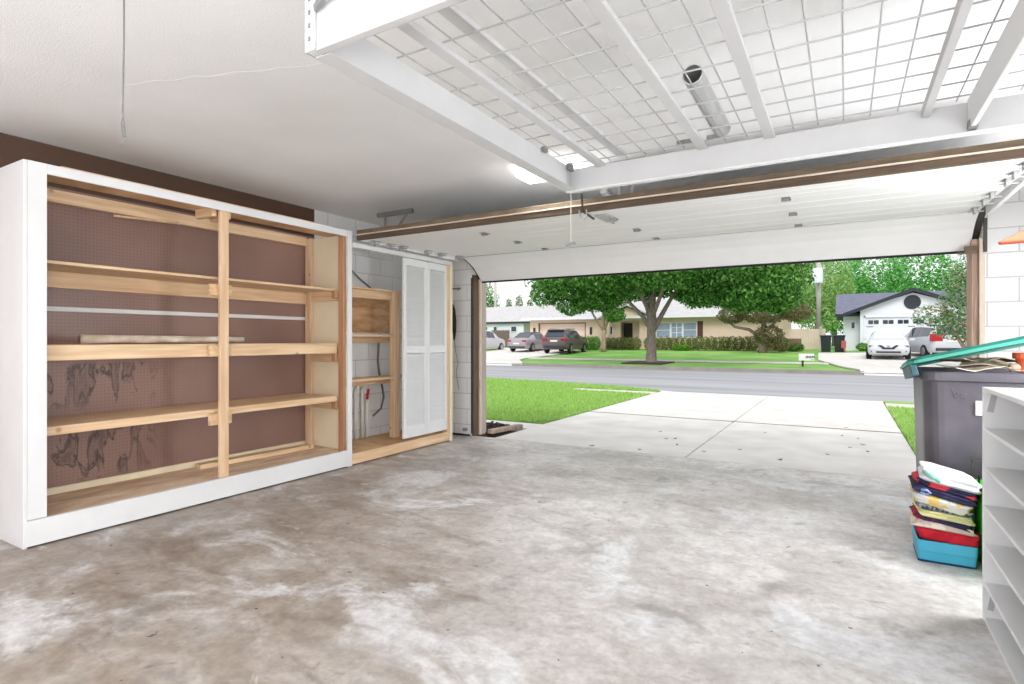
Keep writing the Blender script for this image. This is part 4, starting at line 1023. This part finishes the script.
MB().box(-22.78, -22.7, YH-.03, YH+.1, zg, 2.7).box(-18.45, -18.37, YH-.03, YH+.1, zg, 2.7).box(-22.78, -18.37, YH-.03, YH+.1, 2.62, 2.7).build('door_trim', mat('umber_trim', (160, 130, 108), .8, .06, 2), hA)
MB().box(-15.4, -13.85, YH+.6, YH+.66, zg, 2.75).build('entry_recess', M['tanwall'], hA)
MB().box(-15.3, -14.6, YH+.5, YH+.58, zg, 2.6).build('front_door', M['darkopening'], hA)
window(hA, -12.55, -11.4, YH, 1.4, 2.6, 'paleglass', 1, 2); window(hA, -11.4, -10.5, YH, 1.4, 2.6, 'paleglass', 2, 3); window(hA, -10.5, -9.45, YH, 1.4, 2.6, 'paleglass', 1, 2)
window(hA, -16.8, -16.0, YH, 1.65, 2.4, 'glass', 1, 1)
for x in (-12.95, -9.42): MB().box(x, x+.38, YH-.05, YH-.005, 1.35, 2.65).build('shutter', M['shutter'], hA)
for x in (-23.15, -17.9): MB().box(x-.08, x+.08, YH-.12, YH-.005, 1.7, 2.3).build('wall_lamp', M['darktrim'], hA)
MB().box(-4.9, -2.5, 42.0, 42.3, zg-.2, 1.35).build('planter_wall', M['brick'], hA)
hB = thing('white_house', 'white house with grey roof at far left behind the parked cars', 'house', (-31, 50, zg))
MB().box(-40, -26.2, 46.45, 54, zg-.3, 2.95).build('wall', M['housewhite'], hB)
q = MB(); gable_roof(q, -41, -25.4, 46.2, 55, 3.0, 4.75); q.build('roof', M['greyroof'], hB)
MB().box(-41, -25.4, 46.17, 46.22, 2.82, 3.0).build('fascia', M['darktrim'], hB)
window(hB, -31.4, -30.2, 46.45, 1.5, 2.6, 'glass', 1, 1); window(hB, -27.6, -26.9, 46.45, 2.0, 2.6, 'glass', 1, 1); window(hB, -29.6, -29.1, 46.45, 1.9, 2.6, 'glass', 1, 1)
fg = thing('fence_gate', 'dark weathered wood fence panel between the white house and parked cars', 'fence', (-28.2, 46, zg))
m = MB()
for i in range(14): m.box(-29.3+.15*i, -29.3+.15*i+.14, 45.5, 45.53, zg-.1, 2.15+.04*(i % 2))
m.build('boards', M['woodfence'], fg); MB().box(-29.3, -27.2, 45.53, 45.58, 1.0, 1.1).box(-29.3, -27.2, 45.53, 45.58, 1.9, 2.0).build('rail', M['woodfence'], fg)

hC = thing('white_garage_house', 'white house with slate roof, gable vent and double garage door', 'house', (3.7, 47, zg))
YG = 43.0; za = 4.38
wall = MB()
# gable front with the door opening cut out
wall.prism([(.85, zg-.3), (1.12, zg-.3), (1.12, 2.72), (6.0, 2.72), (6.0, zg-.3), (7.3, zg-.3), (7.3, 2.95), (3.66, 4.22), (.85, 3.24)], 'y', YG, YG+.2)
wall.box(-.1, .85, YG+.7, YG+.9, zg-.3, 2.85).box(.85, 1.05, YG+.2, YG+.9, zg-.3, 2.9).box(7.1, 7.3, YG+.2, 52, zg-.3, 2.9).box(-.1, .1, YG+.9, 52, zg-.3, 2.85)
wall.build('wall', M['housewhite'], hC)
r = MB(); gable_roof(r, -.55, 12, YG+.25, 53, 2.95, 4.62, .12)
r.build('roof', M['slateroof'], hC)
r = MB().prism([(-.1, 2.96), (3.66, za+.1), (7.7, 2.86), (7.7, 2.74), (3.66, za-.02), (-.1, 2.84)], 'y', YG-.3, YG+5.5)
r.build('gable_roof', M['slateroof'], hC)
MB().prism([(-.1, 2.99), (3.66, za+.13), (7.7, 2.89), (7.7, 2.66), (3.66, za-.1), (-.1, 2.76)], 'y', YG-.36, YG-.3).build('barge_board', M['darktrim'], hC)
MB().box(-.6, .84, YG+.16, YG+.24, 2.8, 2.97).build('fascia', M['darktrim'], hC)
MB().lathe([(.02, 0), (.44, 0), (.44, .05), (.02, .05)], (3.62, YG-.05, 3.62), 28, 'y').build('gable_vent', M['darktrim'], hC)
m = MB()
for k in range(4): m.box(1.12, 6.0, YG+.08, YG+.12, zg+k*.55, zg+k*.55+.54)
gdr = m.build('garage_door', M['housewhite'], hC)
MB().box(1.04, 1.12, YG-.03, YG+.06, zg, 2.8).box(6.0, 6.08, YG-.03, YG+.06, zg, 2.8).box(1.04, 6.08, YG-.03, YG+.06, 2.7, 2.8).build('door_trim', M['housewhite'], hC)
for i in range(6):
    x = 1.3+.79*i
    MB().box(x, x+.26, YG+.06, YG+.079, 2.28, 2.52).box(x+.3, x+.56, YG+.06, YG+.079, 2.28, 2.52).build('pane', M['glass'], gdr)
for x in (1.2, 3.4, 3.9, 4.3, 5.4): MB().box(x, x+.36, YG+.06, YG+.079, 2.09, 2.12).build('strap', M['darktrim'], gdr)
window(hC, .3, .62, YG+.7, 1.95, 2.5, 'glass')
MB().box(.85, 7.3, YG-.02, YG-.002, 2.93, 2.97).build('trim_board', M['housewhite'], hC)

fw = thing('side_fence', 'pale board fence between the tan house and the utility pole', 'fence', (-2.6, 46, zg))
m = MB()
for i in range(16): m.box(-3.9+.17*i, -3.9+.17*i+.165, 45.9, 45.93, zg-.1, 2.05)
m.build('boards', M['fence'], fw); MB().box(-3.9, -1.2, 45.93, 45.97, 1.75, 1.85).build('rail', M['fence'], fw)
cfn = thing('chain_fence', 'thin grey chain-link fence right of the pale board fence', 'fence', (-.9, 46.5, zg))
m = MB()
for i in range(14): m.tube([(-1.3+.1*i, 46.5, zg), (-1.3+.1*i+.0, 46.5, 1.8)], .008, 4)
for z in (.7, 1.0, 1.3, 1.6, 1.8): m.tube([(-1.3, 46.5, z), (.0, 46.5, z)], .01, 4)
m.build('mesh', M['greymetal'], cfn)
single('fence_post', MB().tube([(-1.45, 44.5, ter(44.5)-.05), (-1.45, 44.5, 2.2)], .09, 8), M['pole'], 'dark post at the right end of the pale board fence', 'post')
def upole(x, y, H, label, trf):
    t = thing('utility_pole', label, 'utility pole', (x, y, ter(y)))
    MB().tube([(0, 0, -.1), (0, 0, H)], [.2, .14], 10).build('pole', M['pole'], t, local=True, smooth=True)
    MB().box(-1.1, 1.1, -.2, -.1, H-.6, H-.48).build('crossarm', M['pole'], t, local=True)
    if trf:
        MB().lathe([(.1, 0), (.34, .02), (.36, .1), (.36, 1.05), (.3, 1.15), (.08, 1.18)], (-.05, -.5, trf), 14).build('transformer', M['housewhite'], t, local=True)
upole(-1.75, 49.5, 9.5, 'grey utility pole with white transformer behind the pale fence', 5.0)
upole(-37.6, 59.5, 9, 'thin grey utility pole at the far left beside the jamb', 0)
# bins far away
def fbin(x, label):
    t = thing('refuse_bin', label, 'refuse bin', (x, 41.2, ter(41.2)), (0, 0, 0), 'bins beside the white house')
    m = MB()
    lv = [(.5, .5, .05, 0), (.6, .62, .06, .95)]
    loft_rr(m, lv+[(.64, .66, .06, .96), (.64, .66, .06, 1.0)]); m.build('bin_body', M['farbin'], t, local=True)
    MB().obox((0, 0, 1.03), (.66, .7, .06), (.06, 0, 0)).build('lid', M['farbin'], t, local=True)
fbin(-1.05, 'dark green refuse bin on the lawn, left one of two by the white house'); fbin(-.3, 'dark refuse bin nearest the corner of the white house')
single('garden_flag', MB().bar((.02, 40.6, ter(40.6)), (-.12, 40.6, 1.15), .05, .1).box(-.2, .06, 40.58, 40.6, .75, 1.2), mat('faded_red', (178, 96, 92), .8, .15, 5), 'faded reddish board leaning at the two dark bins', 'board')
mb_ = thing('mailbox', 'white mailbox with dark number marks on a dark post by the street', 'mailbox', (-1.5, 26.4, ter(26.4)))
MB().box(-1.56, -1.48, 26.36, 26.44, ter(26.4)-.05, .42).build('post', M['darktrim'], mb_)
p = [(26.28, .40), (26.52, .40), (26.52, .58)]+[(26.4+.12*math.cos(a*pi/8), .58+.1*math.sin(a*pi/8)) for a in range(1, 8)]+[(26.28, .58)]
MB().prism(p, 'x', -1.66, -1.1).build('box', M['label'], mb_)
m = MB()
for i in range(6): m.box(-1.40+.056*i, -1.40+.056*i+.036, 26.272, 26.279, .5, .6)
m.box(-1.22, -1.12, 26.272, 26.279, .425, .445)
m.build('number_marks', M['darktrim'], mb_)

# ---------------------------------------------------------------- cars
def car(name, label, loc, heading, paint, stn, cabin, wheels, hw, roofm=None, rear_detail='', cat='car', glassm=None, group=None, rw=.33):
    t = thing(name, label, cat, (loc[0], loc[1], ter(loc[1])+.022), (0, 0, heading), group)
    P = []
    for (x, zb, belt, roof, w, wr) in stn:
        half = [(0, zb), (w*.9, zb), (w*.985, zb+.14), (w, (zb+belt)/2+.06), (w*.96, belt), (wr, max(belt+.004, roof-.05)), (wr*.8, roof), (0, roof+.012)]
        P.append([(x, y, z) for y, z in half]+[(x, -y, z) for y, z in half[-2:0:-1]])
    n = len(P[0]); m = MB(); fs = []
    for i in range(len(P)-1):
        for k in range(n): fs.append((i*n+k, i*n+(k+1) % n, (i+1)*n+(k+1) % n, (i+1)*n+k))
    fs.append(tuple(range(n))); fs.append(tuple((len(P)-1)*n+k for k in range(n-1, -1, -1)))
    m.add([q for r in P for q in r], fs); m.build('body', paint, t, local=True, smooth=True)
    g = glassm or M['glass']
    def lerp3(a, b_, s): return tuple(a[i]+(b_[i]-a[i])*s for i in range(3))
    for sgn in (0, 1):
        for a, b_ in zip(cabin, cabin[1:]):
            k4, k5 = (4, 5) if sgn == 0 else (n-4, n-5)
            A, B, C_, D_ = P[a][k4], P[b_][k4], P[b_][k5], P[a][k5]
            q = [lerp3(lerp3(A, D_, .06), lerp3(B, C_, .06), .04), lerp3(lerp3(A, D_, .06), lerp3(B, C_, .06), .96), lerp3(lerp3(A, D_, .9), lerp3(B, C_, .9), .96), lerp3(lerp3(A, D_, .9), lerp3(B, C_, .9), .04)]
            s = .016 if sgn == 0 else -.016
            o = MB().add([(x, y+s, z+.003) for x, y, z in q]+[(x, y-s*.5, z) for x, y, z in q], [(0, 1, 2, 3), (7, 6, 5, 4), (0, 4, 5, 1), (1, 5, 6, 2), (2, 6, 7, 3), (3, 7, 4, 0)]).build('side_window', g, t, local=True)
    def screen(nm, lo, hi, dx):
        L0, H0 = P[lo], P[hi]
        q = [(L0[6][0], L0[5][1]*.86, L0[6][2]), (L0[6][0], -L0[5][1]*.86, L0[6][2]), (H0[6][0], -H0[5][1]*.84, H0[6][2]), (H0[6][0], H0[5][1]*.84, H0[6][2])]
        q = [lerp3(q[0], q[3], .05), lerp3(q[1], q[2], .05), lerp3(q[1], q[2], .93), lerp3(q[0], q[3], .93)]
        MB().add([(x+dx, y, z+.022) for x, y, z in q]+[(x, y, z-.01) for x, y, z in q], [(0, 1, 2, 3), (7, 6, 5, 4), (0, 4, 5, 1), (1, 5, 6, 2), (2, 6, 7, 3), (3, 7, 4, 0)]).build(nm, g, t, local=True)
    screen('rear_window', cabin[0]-1, cabin[0], -.02); screen('windshield', cabin[-1]+1, cabin[-1], .02)
    for x in wheels:
        for s in (1, -1):
            y = s*(hw-.09)
            o = MB().lathe([(.05, -.1), (rw-.04, -.11), (rw, -.08), (rw, .08), (rw-.04, .11), (.05, .1)], (x, y, rw), 18, 'y').build('wheel', M['tyre'], t, local=True)
            MB().lathe([(.02, -.005), (rw*.62, -.005), (rw*.6, .008), (.02, .012)], (x, y+s*.112, rw), 14, 'y').build('rim', M['rim'], o, local=True)
    xr, xf = stn[0][0], stn[-1][0]
    return t, xr, xf
SED = [(-2.30, .42, .72, .80, .70, .62), (-2.22, .28, .90, .98, .82, .70), (-1.55, .22, .93, 1.03, .88, .74), (-.85, .20, .93, 1.40, .89, .62), (0, .20, .92, 1.45, .89, .62), (.55, .20, .91, 1.39, .89, .60), (1.25, .21, .89, .99, .88, .76), (2.0, .24, .76, .86, .86, .74), (2.25, .28, .62, .72, .80, .66), (2.32, .34, .5, .58, .68, .55)]
SUV = [(-2.25, .5, .92, 1.0, .76, .7), (-2.16, .32, 1.02, 1.12, .9, .78), (-1.80, .26, 1.06, 1.60, .93, .66), (-.7, .24, 1.04, 1.68, .94, .67), (.0, .24, 1.02, 1.68, .94, .67), (.5, .24, 1.0, 1.62, .94, .65), (1.2, .25, .98, 1.12, .93, .8), (2.05, .28, .86, .98, .9, .78), (2.3, .34, .66, .78, .8, .66), (2.36, .42, .55, .62, .7, .56)]
def bits(t, name, m, *boxes):
    for b_ in boxes: MB().box(*b_).build(name, m, t, local=True, bevel=.006)
pw = mat('white_car_paint', (208, 210, 216), .25, .015, 2); pg = mat('dark_taupe_paint', (104, 94, 96), .3, .05, 2, metal=.2); ps = mat('silver_car_paint', (168, 160, 166), .28, .04, 2, metal=.3)
pw2 = mat('pearl_car_paint', (204, 205, 212), .25, .02, 2)
t, _, _ = car('suv_car', 'dark taupe suv parked facing the tan garage', (-17.2, 36.6), pi/2+.08, pg, SUV, [2, 3, 4, 5], (-1.38, 1.42), .95, rw=.36)
bits(t, 'tail_lamp', M['lampred'], (-2.25, -2.05, .5, .91, .86, 1.04), (-2.25, -2.05, -.91, -.5, .86, 1.04))
bits(t, 'rear_bumper', M['darktrim'], (-2.3, -2.2, -.75, .75, .38, .52)); bits(t, 'number_plate', M['plate'], (-2.275, -2.25, -.26, .26, .80, .92)); bits(t, 'spoiler', M['glass'], (-2.0, -1.74, -.6, .6, 1.58, 1.64))
bits(t, 'roof_rail', M['rim'], (-1.6, .4, .56, .59, 1.68, 1.73), (-1.6, .4, -.59, -.56, 1.68, 1.73)); bits(t, 'mirror', pg, (.95, 1.1, .93, 1.1, 1.0, 1.13), (.95, 1.1, -1.1, -.93, 1.0, 1.13))
CV = [(a, b, c, d, e, f) for a, b, c, d, e, f in SED]
t, _, _ = car('convertible_car', 'silver car with dark soft top parked left of the taupe suv', (-20.75, 38.0), pi/2+.0, ps, CV, [3, 4, 5], (-1.4, 1.4), .9)
q = MB(); 
for (x, z, w_) in ((-1.4, 1.08, .70), (-.85, 1.43, .63), (0, 1.475, .63), (.5, 1.43, .61)): q.v += [(x, -w_, z-.06), (x, -w_*.8, z), (x, w_*.8, z), (x, w_, z-.06)]
for i in range(3):
    for k in range(3): q.f.append((i*4+k, i*4+k+1, (i+1)*4+k+1, (i+1)*4+k))
o = q.build('soft_top', M['darktrim'], t, local=True); o.modifiers.new('s', 'SOLIDIFY').thickness = .03
bits(t, 'tail_lamp', M['lampred'], (-2.31, -2.2, .45, .78, .74, .86), (-2.31, -2.2, -.78, -.45, .74, .86)); bits(t, 'number_plate', M['plate'], (-2.33, -2.3, -.25, .25, .55, .66)); bits(t, 'rear_bumper', M['darktrim'], (-2.32, -2.24, -.7, .7, .3, .4))
t, _, _ = car('white_car', 'white car half hidden by the left jamb', (-25.0, 37.6), pi/2+.02, pw2, SUV, [2, 3, 4, 5], (-1.38, 1.42), .95)
bits(t, 'tail_lamp', M['lampred'], (-2.25, -2.05, .5, .91, .86, 1.02), (-2.25, -2.05, -.91, -.5, .86, 1.02)); bits(t, 'number_plate', M['plate'], (-2.275, -2.25, -.26, .26, .8, .92)); bits(t, 'rear_bumper', M['darktrim'], (-2.3, -2.2, -.75, .75, .36, .48))
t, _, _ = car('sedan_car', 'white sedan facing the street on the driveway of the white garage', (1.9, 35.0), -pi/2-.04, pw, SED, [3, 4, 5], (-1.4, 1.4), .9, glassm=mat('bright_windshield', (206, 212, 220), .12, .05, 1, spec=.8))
bits(t, 'head_lamp', M['darktrim'], (2.1, 2.24, .5, .80, .60, .70), (2.1, 2.24, -.80, -.5, .60, .70))
MB().prism([(-.42, .72), (-.3, .72), (-.12, .60), (.12, .60), (.3, .72), (.42, .72), (.22, .52), (-.22, .52)], 'x', 2.3, 2.335).build('grille', M['darktrim'], t, local=True)
bits(t, 'emblem', M['rim'], (2.33, 2.345, -.07, .07, .60, .70)); bits(t, 'lower_grille', M['darktrim'], (2.28, 2.35, -.5, .5, .34, .42)); bits(t, 'fog_lamp', M['darktrim'], (2.2, 2.3, .52, .72, .38, .48), (2.2, 2.3, -.72, -.52, .38, .48))
bits(t, 'mirror', pw, (.9, 1.05, .9, 1.1, .95, 1.06), (.9, 1.05, -1.1, -.9, .95, 1.06))
t, _, _ = car('hatchback_car', 'white car seen from behind with round red lamp beside the loose tree', (3.95, 37.2), pi/2+.3, pw2, SUV, [2, 3, 4, 5], (-1.38, 1.42), .95)
bits(t, 'tail_lamp', M['lampred'], (-2.26, -2.02, .46, .94, .84, 1.2), (-2.26, -2.02, -.94, -.46, .84, 1.2)); bits(t, 'mirror', M['darktrim'], (.95, 1.1, .93, 1.16, 1.05, 1.2), (.95, 1.1, -1.16, -.93, 1.05, 1.2)); bits(t, 'rear_bumper', M['darktrim'], (-2.3, -2.2, -.75, .75, .36, .5)); bits(t, 'number_plate', M['plate'], (-2.275, -2.25, -.26, .26, .8, .92))

# ---------------------------------------------------------------- light
wd = bpy.data.worlds.new('sky'); SC.world = wd; wd.use_nodes = True
bg = wd.node_tree.nodes['Background']
sk = wd.node_tree.nodes.new('ShaderNodeTexSky'); sk.sky_type = 'NISHITA'; sk.sun_disc = False; sk.sun_elevation = math.radians(55); sk.sun_rotation = math.radians(150); sk.air_density = 1.5; sk.dust_density = 6; sk.ozone_density = 2
mxw = wd.node_tree.nodes.new('ShaderNodeMix'); mxw.data_type = 'RGBA'; mxw.inputs['Factor'].default_value = .92
mxw.inputs['B'].default_value = (1.0, 1.02, 1.06, 1)       # overcast cloud layer
sc_ = wd.node_tree.nodes.new('ShaderNodeMix'); sc_.data_type = 'RGBA'; sc_.blend_type = 'MULTIPLY'; sc_.inputs['Factor'].default_value = 1; sc_.inputs['B'].default_value = (.15, .15, .15, 1)
wd.node_tree.links.new(sk.outputs[0], sc_.inputs['A']); wd.node_tree.links.new(sc_.outputs['Result'], mxw.inputs['A'])
wd.node_tree.links.new(mxw.outputs['Result'], bg.inputs['Color']); bg.inputs['Strength'].default_value = 1.1
def light(name, typ, loc, energy, size=.5, rot=(0, 0, 0), col=(1, 1, 1), sy=None):
    l = bpy.data.lights.new(name, typ); l.energy = energy; l.color = col
    if typ == 'AREA':
        l.size = size
        if sy: l.shape = 'RECTANGLE'; l.size_y = sy
    elif typ == 'SUN': l.angle = math.radians(size)
    else: l.shadow_soft_size = size
    o = bpy.data.objects.new(name, l); o.location = loc; o.rotation_euler = rot; COL.objects.link(o); return o
light('sun', 'SUN', (0, 0, 30), 1.35, 25, (math.radians(44), math.radians(14), 0), (1, .98, .95))
CW = (.94, .958, 1.0)
light('fill_overhead', 'AREA', (-1.6, -1.8, 2.55), 40, 1.2, col=CW, sy=.3)  # added overhead fill behind the camera, no fixture belongs to it
o = light('ceiling_lamp_front', 'AREA', (-2.01, 4.02, 2.552), 6, .46, col=CW, sy=.2); o.data.spread = math.radians(90)
light('fill_up', 'AREA', (-2.4, -2.1, .9), 62, .5, (pi, 0, 0), CW)  # added fill aimed up to bounce off the ceiling, not a real lamp
light('fill_side', 'POINT', (1.4, -.7, 1.35), 165, .5, col=CW)  # added fill from the right, out of frame, no lamp stands there
light('fill_rear', 'POINT', (-1.4, -1.9, .95), 75, .5, col=CW)  # added unseen fill low behind the camera
light('fill_front', 'POINT', (1.5, 3.8, 1.4), 100, .4, col=CW)  # added out-of-frame fill to lift the door end of the garage

# ---------------------------------------------------------------- camera
cd = bpy.data.cameras.new('camera'); cam = bpy.data.objects.new('camera', cd); COL.objects.link(cam)
cd.sensor_width = 36; cd.lens = 563/1024*36; cd.clip_start = .05; cd.clip_end = 500
cd.shift_y = -2/1024
cam.location = (0, 0, 1.25); cam.rotation_euler = (pi/2, 0, math.atan(333/563.))
SC.camera = cam
SC.view_settings.view_transform = 'Standard'; SC.view_settings.look = 'None'; SC.view_settings.gamma = 1; SC.view_settings.exposure = .2
SC.view_settings.use_curve_mapping = False
for o in SC.objects:
    if '_w' in o: del o['_w']
